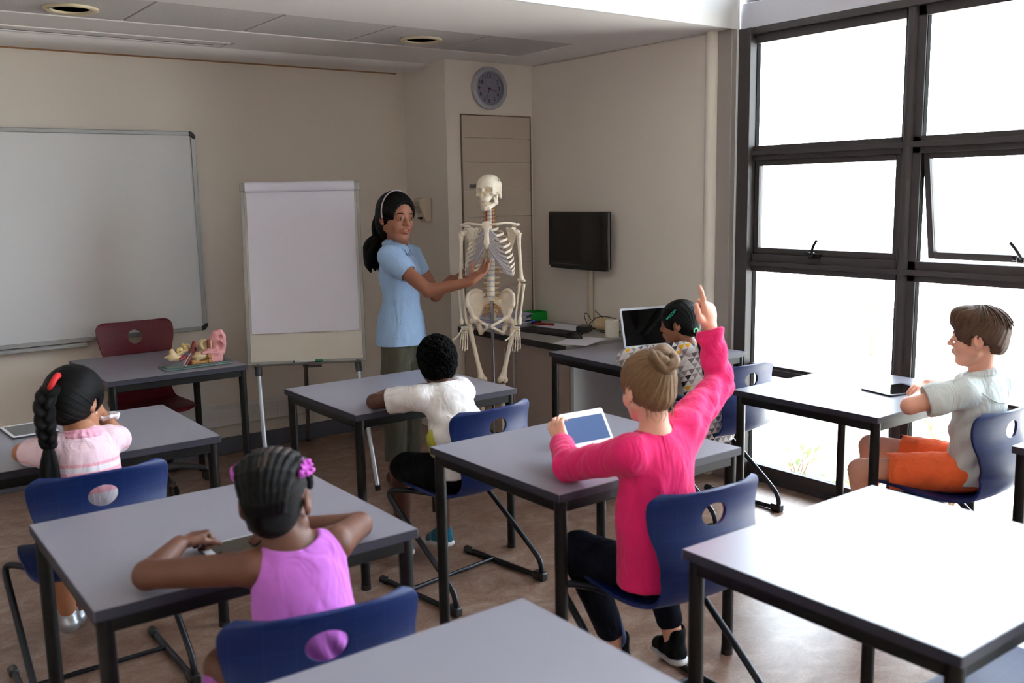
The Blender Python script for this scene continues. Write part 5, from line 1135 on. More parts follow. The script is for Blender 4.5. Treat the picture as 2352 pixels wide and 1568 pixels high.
def neckhole(F, J, r=.046): F.chain([J['nk']+Vn(0, 0, -.005), J['nk']+(J['hb']-J['nk'])*1.2], [r, r+.01], .004, sub=True)
def shoe(name, a, ft, m, t, T, sole=None, high=0):
    u = unit(ft*Vn(1, 1, 0)); F = Field(a-.15, a+.15, .003); gz = min(a[2], (a+ft)[2])-.036; b = a+ft
    F.chain([a-u*.015+Vn(0, 0, -.022), (a+b)/2-Vn(0, 0, .0), b+u*.02], [.034, .033, .027], .018)
    if high: F.cap(a, a+Vn(0, 0, high), .034, .035, .01)
    else: F.cap(a+Vn(0, 0, -.02), a+Vn(0, 0, .012), .036, .036, .01)
    F.cap(a+Vn(0, 0, high+.0), a+Vn(0, 0, high+.06), .028, .03, .003, True); o = F.build(name, m, t, inv=T)
    if sole:
        F = Field(a-.16, a+.16, .003); F.chain([a-u*.018+Vn(0, 0, -.044), (a+b)/2-Vn(0, 0, .026), b+u*.022-Vn(0, 0, .018)], [.037, .037, .031], .01, flat=(unit(np.cross(u, np.cross(ft, u)) if abs(ft[2]) > 1e-3 else (0, 0, 1)), .45)); s_ = F.build('sole', sole, o, inv=T)
    return o

# ---------------- girl in purple tank top
H = Head((.788, 1.955, .930), (.60, .78, -.14), (.0, .12, 1), .95)
t, T = person('girl in purple tank top with two purple hair puffs, arms spread on the table', (.80, 1.86, 0))
J = dict(f=unit((.12, 1, 0)), pel=Vn(.80, 1.80, .52), ch=Vn(.812, 1.905, .745), nk=Vn(.800, 1.925, .845), hb=H.p(0, -.015, -.04), sL=Vn(.715, 1.925, .805), sR=Vn(.905, 1.905, .822), eL=Vn(.540, 2.100, .778), wL=Vn(.655, 2.238, .782),
         eR=Vn(1.060, 2.090, .778), wR=Vn(.945, 2.205, .772), hL=Vn(.735, 1.84, .505), hR=Vn(.865, 1.83, .505), kL=Vn(.705, 2.12, .50), kR=Vn(.90, 2.12, .50), aL=Vn(.72, 2.15, .09), aR=Vn(.90, 2.15, .09), ftL=Vn(0, .09, -.055), ftR=Vn(0, .09, -.055))
F = Field((.48, 1.66, -.005), (1.13, 2.36, 1.09), .0031); seated(F, J, .97); H.build(F)
hand_sdf(F, J['wL'], (.40, .16, .02), (.1, -.2, -1), -1, .78, (1.2, 1.2, 1.15, 1.1), th=(.8, .3, .2), thc=.7); hand_sdf(F, J['wR'], (-.5, .15, 0), (0, 0, -1), 1, .78, (.3, .3, .3, .3))
sk_p = skin('skin_purple_girl', (98, 60, 44)); F.build('body', sk_p, t, inv=T); H.face(t, T, (30, 18, 12), (120, 66, 60), (12, 10, 10))
m_tank = cloth('tank_purple', (186, 104, 198), .8, .05, 300, .3)
F = Field((.56, 1.66, .40), (1.06, 2.10, .90), .0034); f_ = J['f']
F.chain([J['pel']+Vn(0, 0, -.06), (J['pel']+J['ch'])/2, J['ch']+Vn(0, 0, .01)], [.125, .108, .112], .03, flat=(f_, .78)); F.chain([J['sL']+Vn(.028, 0, -.008), J['nk']-Vn(0, 0, .030), J['sR']+Vn(-.028, 0, -.008)], [.040, .052, .040], .03)
for a, sg in (('sL', -1), ('sR', 1)): F.chain([J[a]+Vn(sg*.040, .01, -.05), J[a]+Vn(sg*.030, .01, .0), J[a]+Vn(sg*.026, .01, .06)], [.040, .034, .036], .012, sub=True)
F.ell(J['nk']+Vn(0, -.004, .022), (.064, .066, .046), k=.008, sub=True); F.build('tank_top', m_tank, t, disp=folds(.003, 40, 4, lambda V, N: .0045*np.sin((V[:, 0]*.9+V[:, 2]*.4)*150)*np.clip((.69-V[:, 2])/.05, 0, 1)), inv=T)
F = Field((.50, 1.70, .38), (1.08, 2.25, .60), .004); F.chain([Vn(.80, 1.82, .48), Vn(.80, 2.08, .475)], [.15, .155], .02, flat=((0, 0, 1), .36)); F.chain([Vn(.68, 1.86, .462), Vn(.61, 1.98, .452)], [.05, .04], .02, flat=((0, 0, 1), .4)); F.build('skirt', m_tank, t, disp=folds(.005, 30, 6), inv=T)
for a in 'LR': shoe('shoe', J['a'+a], J['ft'+a], mat('shoe_white', (196, 196, 200), .5), t, T)
# cornrows run from the forehead over the crown to the nape
def corn(F):
    rr = random.Random(2)
    for k in range(-4, 5):
        x0 = k*.0175; pts = []
        for q in range(15):
            a = -.15+q*(pi*1.20)/14; rad = .098+.0015*math.sin(q*2.2+k); xx = x0*(1.0-.45*max(0, q-8)/6); zz = math.sqrt(max(.02, 1-(xx/.095)**2)); pts.append(H.p(xx, -.010+rad*math.cos(a)*zz, .034+.090*math.sin(a)*zz+0))
        F.chain(pts, [(.0098+.0012*math.sin(q*2.6))*H.sc for q in range(15)], .0015)
V, Fc, ph, tt, ds = hair_cap(H, 'hair', h_black, t, T, .0005, (0, -.095, -.03), (.050, .060), nape=-.095, groove=.0006, extra=corn)
put_hair('cornrow_hair', V, Fc, h_black, t, T, ph, tt, ds)
f = MB(); parts_ = []
for k in (-2.5, -1.5, -.5, .5, 1.5, 2.5):
    x0 = k*.0175; pts = []
    for q in range(3, 13):
        a = -.15+q*(pi*.96)/14; zz = math.sqrt(max(.02, 1-(x0/.095)**2)); pts.append(H.p(x0*(1.0-.35*max(0, q-9)/5), -.010+.1045*math.cos(a)*zz, .034+.0958*math.sin(a)*zz)-T)
    f.tube(pts, .0019, 6)
f.build('scalp_partings', mat('scalp', (92, 62, 50), .6), t)
m_puff = mat('puff_purple', (206, 96, 206), .9, bump=.8, bscale=120, bdist=.006)
for c_, r_ in ((H.p(.078, -.022, .078), .022), (H.p(-.082, .012, .074), .020)):
    F = Field(c_-.04, c_+.04, .002); rr = random.Random(int(r_*1e4)); F.ell(c_, r_*.72)
    for _ in range(80):
        v = unit([rr.uniform(-1, 1) for _ in range(3)]); F.cap(c_+v*r_*.5, c_+v*r_*rr.uniform(.85, 1.05), .0042, .0032, .002)
    F.build('hair_puff', m_puff, t, inv=T)

# ---------------- girl in the bright pink sweater, arm raised
H = Head((1.893, 1.905, 1.043), (.20, .95, -.10), (0, .10, 1), .86)
t, T = person('girl in bright pink sweater raising her right arm, blonde hair in a bun', (1.93, 1.88, 0))
J = dict(f=unit((.1, 1, 0)), pel=Vn(1.925, 1.895, .53), ch=Vn(1.905, 1.88, .80), nk=Vn(1.893, 1.875, .915), hb=H.p(0, -.02, -.05), sL=Vn(1.800, 1.880, .872), sR=Vn(2.015, 1.885, .912), eL=Vn(1.788, 2.130, .785), wL=Vn(1.898, 2.300, .802), eR=Vn(2.290, 1.985, .990), wR=Vn(2.309, 2.045, 1.160),
         hL=Vn(1.86, 1.88, .51), hR=Vn(2.0, 1.87, .51), kL=Vn(1.825, 2.13, .505), kR=Vn(2.10, 2.10, .495), aL=Vn(1.985, 2.125, .13), aR=Vn(2.155, 2.04, .135), ftL=Vn(.02, .09, -.05), ftR=Vn(.03, .085, -.05))
F = Field((1.70, 1.66, -.005), (2.42, 2.42, 1.32), .003); seated(F, J, .97); H.build(F)
# raised hand: index finger up, the others curled, thumb out to the left
w_ = J['wR']; d = unit((-.10, .06, 1)); n = unit((-.25, .9, -.05)); tS = unit(np.cross(n, d)) ; tS = tS if tS[0] < 0 else -tS; S = .86
F.chain([w_, w_+d*.045*S], [.024, .027], .01, flat=(n, .75))
kn = [w_+S*(d*l+tS*o) for l, o in ((.088, .027), (.090, .008), (.084, -.012), (.074, -.029))]
for i, q in enumerate(kn): F.cap(w_+S*(d*.012+tS*(.014-.010*i)), q, .0150*S, .0125*S, .01)
F.ell(w_+S*d*.055, (.034*S, .016*S, .036*S), k=.012)
F.chain([kn[0], kn[0]+S*(d*.034+tS*.004), kn[0]+S*(d*.058+tS*.008+n*.002), kn[0]+S*(d*.078+tS*.013+n*.004)], [.0105*S, .0092*S, .0084*S, .0066*S], .004)
for q in kn[1:]: F.chain([q, q+S*(d*.016+n*.026), q+S*(-d*.008+n*.040), q+S*(-d*.026+n*.030)], [.0112*S, .0098*S, .0088*S, .0078*S], .004)
F.chain([w_+S*(d*.022+tS*.022+n*.006), w_+S*(d*.048+tS*.050+n*.010), w_+S*(d*.078+tS*.062+n*.012), w_+S*(d*.104+tS*.066+n*.012)], [.0145*S, .0120*S, .0100*S, .0078*S], .008)
hand_sdf(F, J['wL'], (.10, .30, .32), (.75, .10, -.35), 1, .80, (.55, .55, .6, .6), th=(.75, .15, .45), thc=.1)
sk_w = skin('skin_light', (222, 164, 140)); F.build('body', sk_w, t, inv=T); H.face(t, T, (70, 90, 110), (190, 110, 104), (120, 92, 66))
m_pk = cloth('knit_pink', (228, 38, 108), .85, .05, 420, .4)
F = Field((1.70, 1.64, .44), (2.42, 2.36, 1.21), .0034); shirt_base(F, J, .018); F.chain([Vn(1.905, 1.87, .50), Vn(1.90, 1.88, .70)], [.130, .117], .03, flat=(J['f'], .76))
F.chain([J['sL'], J['eL'], J['eL']*.12+J['wL']*.88, J['wL']*1.06-J['eL']*.06], [.055, .048, .037, .036], .014); F.chain([J['sR'], J['sR']*.5+J['eR']*.5, J['eR'], J['eR']*.1+J['wR']*.9, J['wR']+Vn(0, 0, .012)], [.058, .050, .044, .039, .036], .014)
F.chain([J['sR']-Vn(.02, 0, .05), J['sR']+Vn(.06, .02, -.005)], [.06, .05], .03)
cuff(F, J['wL']-(J['wL']-J['eL'])*.05, J['wL']-J['eL'], .04, .027); cuff(F, J['wR']+Vn(0, 0, -.006), J['wR']-J['eR'], .045, .028); neckhole(F, J, .047)
F.box((1.9, 1.8, .42), (.4, .4, .055), rr=.001, k=0, sub=True); F.box(J['wL']+Vn(0, 0, -.11), (.3, .3, .049), rr=.001, k=0, sub=True)
sw = lambda V, N: .004*np.sin((V[:, 2]*1.0-V[:, 0]*.75)*95+2*wav(V, 18, 2))*np.clip((V[:, 0]-1.98)/.08, 0, 1)+.0018*np.sin(V[:, 1]*95+V[:, 0]*50+2*wav(V, 20, 6))*np.clip((1.86-V[:, 0])/.05, 0, 1)*np.clip((V[:, 1]-1.97)/.05, 0, 1)
F.build('sweater', m_pk, t, disp=folds(.0055, 30, 7, sw), inv=T)
for nm, a, b_, r_ in (('cuff_band', J['wR']-Vn(0, .008, .040), J['wR']-Vn(0, 0, .006), .0375),):
    f = MB(); f.tube([Vector(a-T), Vector(b_-T)], [r_+.003, r_], 28, cap=False); o = f.build(nm, m_pk, t); md = o.modifiers.new('s', 'SOLIDIFY'); md.thickness = .003
m_jean = cloth('jeans_dark', (18, 20, 32), .85, .08); m_jb = cloth('jeans_blue', (20, 34, 78), .8, .08)
F = Field((1.74, 1.70, .15), (2.26, 2.26, .62), .0036)
for a in 'LR': F.chain([J['h'+a], J['k'+a], J['a'+a]*.75+J['k'+a]*.25], [.064, .062, .044], .018)
F.ell(J['pel']-Vn(0, 0, .025), (.098, .080, .055), k=.03); F.build('jeans', m_jean, t, disp=folds(.004, 30, 5), inv=T)
m_blk2 = cloth('canvas_black', (14, 14, 18), .8); m_sole = mat('sole_white', (206, 204, 204), .6)
for a in 'LR': shoe('high_top_shoe', J['a'+a], J['ft'+a], m_blk2, t, T, m_sole, .045)
F = Field((1.96, 2.05, .14), (2.06, 2.17, .30), .0035); F.chain([J['kL']*.45+J['aL']*.55, J['kL']*.15+J['aL']*.85], [.050, .043], .005); F.build('jeans_cuff', m_jb, t, inv=T)
V, Fc, ph, tt, ds = hair_cap(H, 'hair', h_blonde, t, T, .011, (.010, -.085, .085), (.056, .070), nape=-.080, groove=.0016, sharp=60)
put_hair('swept_hair', V, Fc, h_blonde, t, T, ph, tt, ds)
bc = H.p(.012, -.088, .098); ax_ = unit(bc-H.c); x_, y_, _ = frame(Vector(ax_)); x_, y_ = np.array(x_), np.array(y_); paths = []; rs = []; rr = random.Random(5)
for k in range(11):
    a0 = k*2.4; R0 = .033+.007*math.sin(k*1.7); pts = []
    for q in range(9):
        a = a0+q*.5; pts.append(bc+ax_*(.004+.012*math.sin(q*.8+k))+R0*(x_*math.cos(a)+y_*math.sin(a))*(1-.05*q))
    paths.append(pts); rs.append([.006, .013, .0155, .013, .005])
tress('hair_bun', paths, rs, h_blonde, t, T, 10); f = MB(); f.tube([bc-ax_*.012+.024*(x_*math.cos(a)+y_*math.sin(a))-T for a in np.linspace(0, 2*pi, 25)[:-1]], .0045, 8, closed=True); f.build('hair_tie', mat('tie_maroon', (92, 26, 48), .7), t)
paths = []; rs = []
for k in range(26):
    a = rr.uniform(0, 2*pi); c0 = H.p(.05*math.cos(a), -.06+.02*math.sin(a), -.05+rr.uniform(-.01, .02)); paths.append([c0, c0+Vn(rr.uniform(-.01, .01), -.006, -.022), c0+Vn(rr.uniform(-.015, .015), -.008, -.040)]); rs.append([.0012, .0009, .0003])
for k in range(22):
    a = rr.uniform(0, 2*pi); v = x_*math.cos(a)+y_*math.sin(a); paths.append([bc+v*.03, bc+v*.045+ax_*.008, bc+v*.052+ax_*rr.uniform(.0, .03)]); rs.append([.0012, .0009, .0003])
tress('loose_strands', paths, rs, h_blonde, t, T, 5)['kind'] = 'stuff'
tb = tablet('white-rimmed tablet held up by the girl in pink', (2.10, 2.412, .793), (math.radians(52), 0, math.radians(-8)), .19, .135)
tb.rotation_euler = (math.radians(56), 0, math.radians(-4)); m_bscr = mat('screen_reflection_tint', (84, 106, 146), .1)  # bluish reflection on the screen is painted into its base colour
for c_ in tb.children:
    if c_.name.startswith('screen'): c_.data.materials[0] = m_bscr
tablet('tablet with white bezel lying between the arms of the girl in the purple tank top', (.835, 2.19, .7405), (0, 0, -pi/2), .185, .25, scr=mat('screen_olive', (44, 42, 36), .1), bez=(.006, .022))

# ---------------- boy in white t-shirt
H = Head((2.035, 3.255, .915), (.42, .90, -.16), (0, .14, 1), .86)
t, T = person('boy with short curly black hair in a white t-shirt and black shorts', (2.03, 3.12, 0))
J = dict(f=unit((-.08, 1, 0)), pel=Vn(2.035, 3.055, .53), ch=Vn(2.03, 3.155, .740), nk=Vn(2.025, 3.205, .835), hb=H.p(0, -.015, -.045), sL=Vn(1.925, 3.205, .800), sR=Vn(2.125, 3.215, .795), eL=Vn(1.800, 3.370, .775), wL=Vn(1.925, 3.500, .770),
         eR=Vn(2.225, 3.395, .775), wR=Vn(2.09, 3.505, .770), hL=Vn(1.965, 3.09, .505), hR=Vn(2.09, 3.09, .505), kL=Vn(1.885, 3.33, .495), kR=Vn(2.10, 3.36, .495), aL=Vn(1.985, 3.50, .10), aR=Vn(2.165, 3.45, .115), ftL=Vn(-.03, .09, -.055), ftR=Vn(.0, .09, -.06))
F = Field((1.70, 2.90, -.005), (2.34, 3.64, 1.06), .0033); seated(F, J, .93); H.build(F)
hand_sdf(F, J['wL'], (.9, .3, 0), (0, 0, -1), -1, .76, (.2, .2, .2, .2)); hand_sdf(F, J['wR'], (-.9, .3, 0), (0, 0, -1), 1, .76, (.3, .3, .3, .3))
F.build('body', skin('skin_white_shirt_boy', (78, 46, 36)), t, inv=T); H.face(t, T, (24, 14, 10), (90, 48, 44), (10, 8, 8))
m_wt = cloth('tshirt_white', (226, 222, 222), .8, .03, 300, .3)
F = Field((1.72, 2.88, .46), (2.32, 3.50, .90), .0034); shirt_base(F, J, .016, sc=.95); F.chain([Vn(2.035, 3.045, .50), Vn(2.03, 3.08, .66)], [.118, .112], .03, flat=(J['f'], .72))
for a in 'LR': F.chain([J['s'+a], J['s'+a]*.6+J['e'+a]*.4, J['s'+a]*.25+J['e'+a]*.75], [.052, .052, .052], .014); cuff(F, J['s'+a]*.32+J['e'+a]*.68, J['e'+a]-J['s'+a], .045, .040)
neckhole(F, J, .044); F.box((2.03, 3.1, .455), (.4, .4, .05), rr=.001, k=0, sub=True)
sw = lambda V, N: .0035*np.sin((V[:, 2]*.8+V[:, 0]*.5)*85+2*wav(V, 16, 8))*np.clip((.80-V[:, 2])/.05, 0, 1)
F.build('tshirt', m_wt, t, disp=folds(.0055, 28, 12, sw), inv=T)
F = Field((1.86, 3.02, .50), (2.02, 3.24, .70), .003); F.chain([Vn(1.945, 3.12, .645), Vn(1.958, 3.13, .60)], [.049, .046], .01); F.chain([Vn(1.985, 3.09, .68), Vn(1.99, 3.1, .54)], [.062, .06], .004, sub=True)
F.build('print_patch', cloth('print_lime', (160, 158, 52), .8), t, inv=T)
F = Field((1.80, 2.92, .36), (2.22, 3.50, .64), .0036); F.ell(J['pel']-Vn(0, 0, .025), (.125, .10, .07), k=.03)
for a in 'LR': F.chain([J['h'+a], J['h'+a]*.15+J['k'+a]*.85], [.078, .066], .02)
F.build('shorts', cloth('shorts_black', (12, 13, 16), .85, .1), t, disp=folds(.006, 30, 5), inv=T)
m_teal = cloth('canvas_teal', (16, 92, 116), .7)
for a in 'LR': shoe('sneaker', J['a'+a], J['ft'+a], m_teal, t, T, m_sole, .0)
F = Field(H.c-.17, H.c+.17, .0026); H.ell(F, (0, -.016, .042), (.094, .112, .102)); H.ell(F, (0, -.045, -.015), (.080, .070, .065), .03); H.ell(F, (0, .135, -.045), (.088, .078, .115), .006, True); H.ell(F, (0, -.03, -.150), (.12, .12, .07), .01, True)
for sx in (-1, 1): H.ell(F, (sx*.092, .010, -.028), (.030, .028, .040), .006, True)
V, Fc = F.mesh(); rr = np.random.RandomState(3); cc = rr.randn(3200, 3); cc /= np.linalg.norm(cc, axis=1)[:, None]
def curls(A, N):
    D = A-H.c; D = D/np.linalg.norm(D, axis=1)[:, None]; out = np.zeros(len(A))
    for i0 in range(0, len(A), 4000):
        out[i0:i0+4000] = (D[i0:i0+4000]@cc.T).max(1)
    return (np.clip((out-.9990)/.0010, -1, 1))*.0030+.0035*wav(A, 120, 5)
o = np_obj('curly_hair', V, Fc, mat('hair_afro', (3, 3, 3), .85, spec=.06, bump=.6, bscale=160, bdist=.003), t, 0, curls, None, T)

# ---------------- girl with the long braid, pink striped polo shirt
H = Head((.674, 3.325, .945), (.80, .60, -.06), (.0, .04, 1), .93)
t, T = person('girl with a long black braid and pale pink striped shirt, seated at the left', (.67, 3.22, 0))
J = dict(f=unit((.05, 1, 0)), pel=Vn(.668, 3.185, .53), ch=Vn(.668, 3.240, .745), nk=Vn(.672, 3.275, .850), hb=H.p(-.0, -.02, -.05), sL=Vn(.562, 3.275, .805), sR=Vn(.758, 3.285, .812), eL=Vn(.520, 3.440, .778), wL=Vn(.600, 3.590, .772),
         eR=Vn(.826, 3.405, .778), wR=Vn(.765, 3.440, .885), hL=Vn(.605, 3.22, .505), hR=Vn(.735, 3.22, .505), kL=Vn(.60, 3.48, .50), kR=Vn(.74, 3.48, .50), aL=Vn(.640, 3.60, .11), aR=Vn(.690, 3.70, .085), ftL=Vn(-.02, .09, -.05), ftR=Vn(.03, .09, -.05))
F = Field((.42, 3.03, -.005), (.96, 3.86, 1.09), .0033); seated(F, J, .93); H.build(F)
hand_sdf(F, J['wL'], (.5, .8, 0), (0, 0, -1), -1, .76, (.2, .2, .2, .2)); hand_sdf(F, J['wR'], (-.35, .25, .75), (-.5, -.3, .0), -1, .76, (1.0, 1.0, 1.0, 1.0), thc=.4)
F.build('body', skin('skin_braid_girl', (166, 112, 84)), t, inv=T); H.face(t, T, (26, 16, 12), (160, 92, 84), (12, 10, 10))
m_ps = cloth('polo_pink', (236, 198, 212), .8, .03, 300, .3); nt = m_ps.node_tree; b = nt.nodes['Principled BSDF']; tc = nt.nodes.new('ShaderNodeTexCoord'); sp = nt.nodes.new('ShaderNodeSeparateXYZ'); nt.links.new(tc.outputs['Object'], sp.inputs[0])
r = nt.nodes.new('ShaderNodeValToRGB'); r.color_ramp.interpolation = 'CONSTANT'; mr = nt.nodes.new('ShaderNodeMapRange'); mr.inputs[1].default_value = .46; mr.inputs[2].default_value = .86; nt.links.new(sp.outputs['Z'], mr.inputs[0]); nt.links.new(mr.outputs[0], r.inputs[0])
e = r.color_ramp.elements; wc, pc_, lp = (*lin((226, 218, 230)), 1), (*lin((232, 168, 186)), 1), (*lin((236, 204, 218)), 1)
e[0].position = 0; e[0].color = wc; e[1].position = .10; e[1].color = pc_
for p_, c_ in ((.22, wc), (.34, pc_), (.425, wc), (.56, pc_), (.61, wc), (.685, pc_), (.725, wc), (.762, pc_), (.787, lp)): q = e.new(p_); q.color = c_
wv = nt.nodes.new('ShaderNodeTexWave'); wv.bands_direction = 'Z'; wv.inputs['Scale'].default_value = 55; nt.links.new(tc.outputs['Object'], wv.inputs[0]); mx = nt.nodes.new('ShaderNodeMixRGB'); mx.blend_type = 'MULTIPLY'; mr2 = nt.nodes.new('ShaderNodeMapRange'); mr2.inputs[3].default_value = .86
nt.links.new(wv.outputs[1], mr2.inputs[0]); mx.inputs[0].default_value = 1; nt.links.new(r.outputs[0], mx.inputs[1]); nt.links.new(mr2.outputs[0], mx.inputs[2]); nt.links.new(mx.outputs[0], b.inputs['Base Color'])
F = Field((.44, 3.02, .46), (.94, 3.56, .93), .0034); shirt_base(F, J, .015, sc=.95); F.chain([Vn(.668, 3.18, .50), Vn(.668, 3.20, .66)], [.115, .108], .03, flat=(J['f'], .74))
F.chain([J['sL'], J['sL']*.5+J['eL']*.5, J['sL']*.3+J['eL']*.7], [.045, .044, .045], .014); cuff(F, J['sL']*.38+J['eL']*.62, J['eL']-J['sL'], .045, .037)
F.chain([J['sR'], J['sR']*.5+J['eR']*.5, J['sR']*.3+J['eR']*.7], [.045, .045, .045], .014); cuff(F, J['sR']*.38+J['eR']*.62, J['eR']-J['sR'], .045, .037)
neckhole(F, J, .043); F.build('polo_shirt', m_ps, t, disp=folds(.004, 30, 21), inv=T)
F = Field(J['nk']-.09, J['nk']+.09, .0028); Pc = [J['nk']+Vn(.050*math.cos(a), .046*math.sin(a), .006-.01*math.sin(a)) for a in np.linspace(pi/2+.4, 2.5*pi-.4, 18)]
for a_, b_ in zip(Pc[:-1], Pc[1:]): F.cap(a_, b_, .008, .008, .004); o1 = (a_-J['nk'])*Vn(.28, .28, 0); F.cap(a_+o1-Vn(0, 0, .014), b_+o1-Vn(0, 0, .014), .007, .007, .012)
F.build('collar', cloth('collar_pink', (230, 166, 190), .8), t, inv=T)
f = MB(); rr = random.Random(6); c_ = J['sR']*.34+J['eR']*.66
F = Field((.72, 3.30, .80), (.86, 3.48, .93), .0028)
for k in range(16): a = k*.8; F.cap(Vn(.785+.030*math.cos(a), 3.395+.028*math.sin(a), .868+.006*math.sin(a*3)), Vn(.785+.036*math.cos(a+.6), 3.395+.034*math.sin(a+.6), .872), .0065, .005, .004)
F.build('sleeve_frill', cloth('frill_white', (232, 226, 232), .8), t, inv=T)
F = Field((.50, 3.06, .36), (.84, 3.56, .62), .004); F.ell(J['pel']-Vn(0, 0, .02), (.12, .10, .07), k=.03); F.chain([Vn(.668, 3.22, .505), Vn(.668, 3.45, .505)], [.125, .13], .02, flat=((0, 0, 1), .55)); F.build('skirt', cloth('skirt_navy', (26, 28, 46), .85), t, disp=folds(.004, 30, 5), inv=T)
m_silv = mat('shoe_silver', (176, 178, 186), .28, metal=.7)
for a in 'LR': shoe('shoe', J['a'+a], J['ft'+a], m_silv, t, T)
V, Fc, ph, tt, ds = hair_cap(H, 'hair', h_black, t, T, .018, (-.075, -.075, .075), (.054, .062), nape=-.095, groove=.0008)
put_hair('hair', V, Fc, h_black, t, T, ph, tt, ds)
# braid: from the high tie down past the shoulder, then a loose tail
A0 = Vn(.588, 3.245, 1.018); pts = [A0, Vn(.562, 3.225, .985), Vn(.556, 3.205, .93), Vn(.556, 3.195, .885), Vn(.558, 3.190, .845)]; paths = []; rs = []
cl_ = smoothpts([Vector(p) for p in pts], 3); L = len(cl_)
for s3 in range(3):
    path = []
    for i in range(L*3):
        u_ = i/(L*3-1); c_ = cl_[min(L-1, int(u_*(L-1)))].lerp(cl_[min(L-1, int(u_*(L-1))+1)], u_*(L-1)-int(u_*(L-1))); a = u_*2*pi*2.1+s3*2*pi/3; w0 = .0215*(1-.25*u_)
        path.append(Vn(*c_)+Vn(w0*math.sin(a)*.93, w0*math.sin(a)*-.3+w0*.5*math.sin(2*a)*.4, 0)+Vn(.3, .93, 0)*w0*.5*math.sin(2*a))
    paths.append(path); rs.append([.010, .0145, .015, .0145, .013, .009])
tress('braid', paths, rs, h_black, t, T, 12)
paths = []; rs = []
for k in range(22):
    a, b2 = rr.uniform(-1, 1), rr.uniform(-1, 1); e_ = Vn(.552+.038*a, 3.178+.018*b2, .665+rr.uniform(-.02, .03)); paths.append([Vn(.558+.006*a, 3.190+.006*b2, .850), Vn(.556+.020*a, 3.184+.014*b2, .80), Vn(.553+.032*a, 3.180+.016*b2, .73), e_]); rs.append([.006, .010, .009, .0015])
tress('ponytail', paths, rs, h_black, t, T, 8)
m_rt = mat('tie_red', (196, 20, 26), .7); f = MB(); f.tube([Vector(A0-T)+Vector((.012, .006, .012))+Vector((.026*math.cos(a)*.5+.012*math.sin(a), .024*math.sin(a), .024*math.cos(a))) for a in np.linspace(0, 2*pi, 19)[:-1]], .0095, 10, closed=True); f.build('hair_tie', m_rt, t)
f = MB(); f.tube([Vector(Vn(.558, 3.190, .850)-T)+Vector((.012*math.cos(a), .012*math.sin(a), 0)) for a in np.linspace(0, 2*pi, 15)[:-1]], .003, 6, closed=True); f.build('hair_tie', m_rt, t)
f = MB(); f.sphere(H.p(.086, -.004, -.036)-T, .0045*.9); f.build('earring', mat('pearl', (230, 220, 214), .2), t)
tablet('white tablet on the table at the left elbow of the girl with the braid', (.625, 3.935, .7405), (0, 0, .06), .16, .22)

# ---------------- girl at the laptop
H = Head((3.395, 3.20, .955), (-.46, .87, -.12), (0, .10, 1), .92)
t, T = person('girl with a long dark ponytail in a triangle-patterned hooded jacket at the laptop', (3.42, 3.08, 0))
J = dict(f=unit((-.05, 1, 0)), pel=Vn(3.46, 3.04, .53), ch=Vn(3.43, 3.10, .745), nk=Vn(3.405, 3.155, .852), hb=H.p(0, -.015, -.045), sL=Vn(3.300, 3.170, .815), sR=Vn(3.520, 3.150, .820), eL=Vn(3.215, 3.385, .782), wL=Vn(3.395, 3.485, .785),
         eR=Vn(3.640, 3.340, .785), wR=Vn(3.60, 3.50, .780), hL=Vn(3.40, 3.08, .505), hR=Vn(3.53, 3.08, .505), kL=Vn(3.37, 3.42, .50), kR=Vn(3.56, 3.42, .50), aL=Vn(3.40, 3.47, .09), aR=Vn(3.56, 3.47, .09), ftL=Vn(0, .09, -.055), ftR=Vn(0, .09, -.055))
F = Field((3.10, 2.88, -.005), (3.76, 3.68, 1.10), .0034); seated(F, J, .93); H.build(F)
hand_sdf(F, J['wL'], (.7, .7, .0), (0, 0, -1), -1, .76, (.3, .3, .35, .4)); hand_sdf(F, J['wR'], (-.2, .9, 0), (0, 0, -1), 1, .76, (.3, .3, .35, .4))
F.build('body', skin('skin_laptop_girl', (142, 92, 68)), t, inv=T); H.face(t, T, (26, 16, 12), (136, 78, 70), (12, 10, 10))
m_tri = bpy.data.materials.new('triangle_print'); m_tri.use_nodes = True; nt = m_tri.node_tree; b = nt.nodes['Principled BSDF']; b.inputs['Roughness'].default_value = .8; b.inputs['Specular IOR Level'].default_value = .2
tc = nt.nodes.new('ShaderNodeTexCoord'); sp = nt.nodes.new('ShaderNodeSeparateXYZ'); nt.links.new(tc.outputs['Object'], sp.inputs[0])
def mth(op, a, b_=None, c_=None):
    n = nt.nodes.new('ShaderNodeMath'); n.operation = op
    for i, v in enumerate((a, b_, c_)):
        if v is None: continue
        if isinstance(v, (int, float)): n.inputs[i].default_value = v
        else: nt.links.new(v, n.inputs[i])
    return n.outputs[0]
u_ = mth('MULTIPLY_ADD', sp.outputs['Y'], -.6, mth('MULTIPLY', sp.outputs['X'], .8)); u_ = mth('DIVIDE', u_, .030); v_ = mth('DIVIDE', mth('MULTIPLY_ADD', sp.outputs['Y'], .35, sp.outputs['Z']), .026)
hv = mth('MULTIPLY', v_, .5); cx = nt.nodes.new('ShaderNodeCombineXYZ'); nt.links.new(mth('FLOOR', v_), cx.inputs[0]); nt.links.new(mth('FLOOR', mth('ADD', u_, hv)), cx.inputs[1]); nt.links.new(mth('FLOOR', mth('SUBTRACT', u_, hv)), cx.inputs[2])
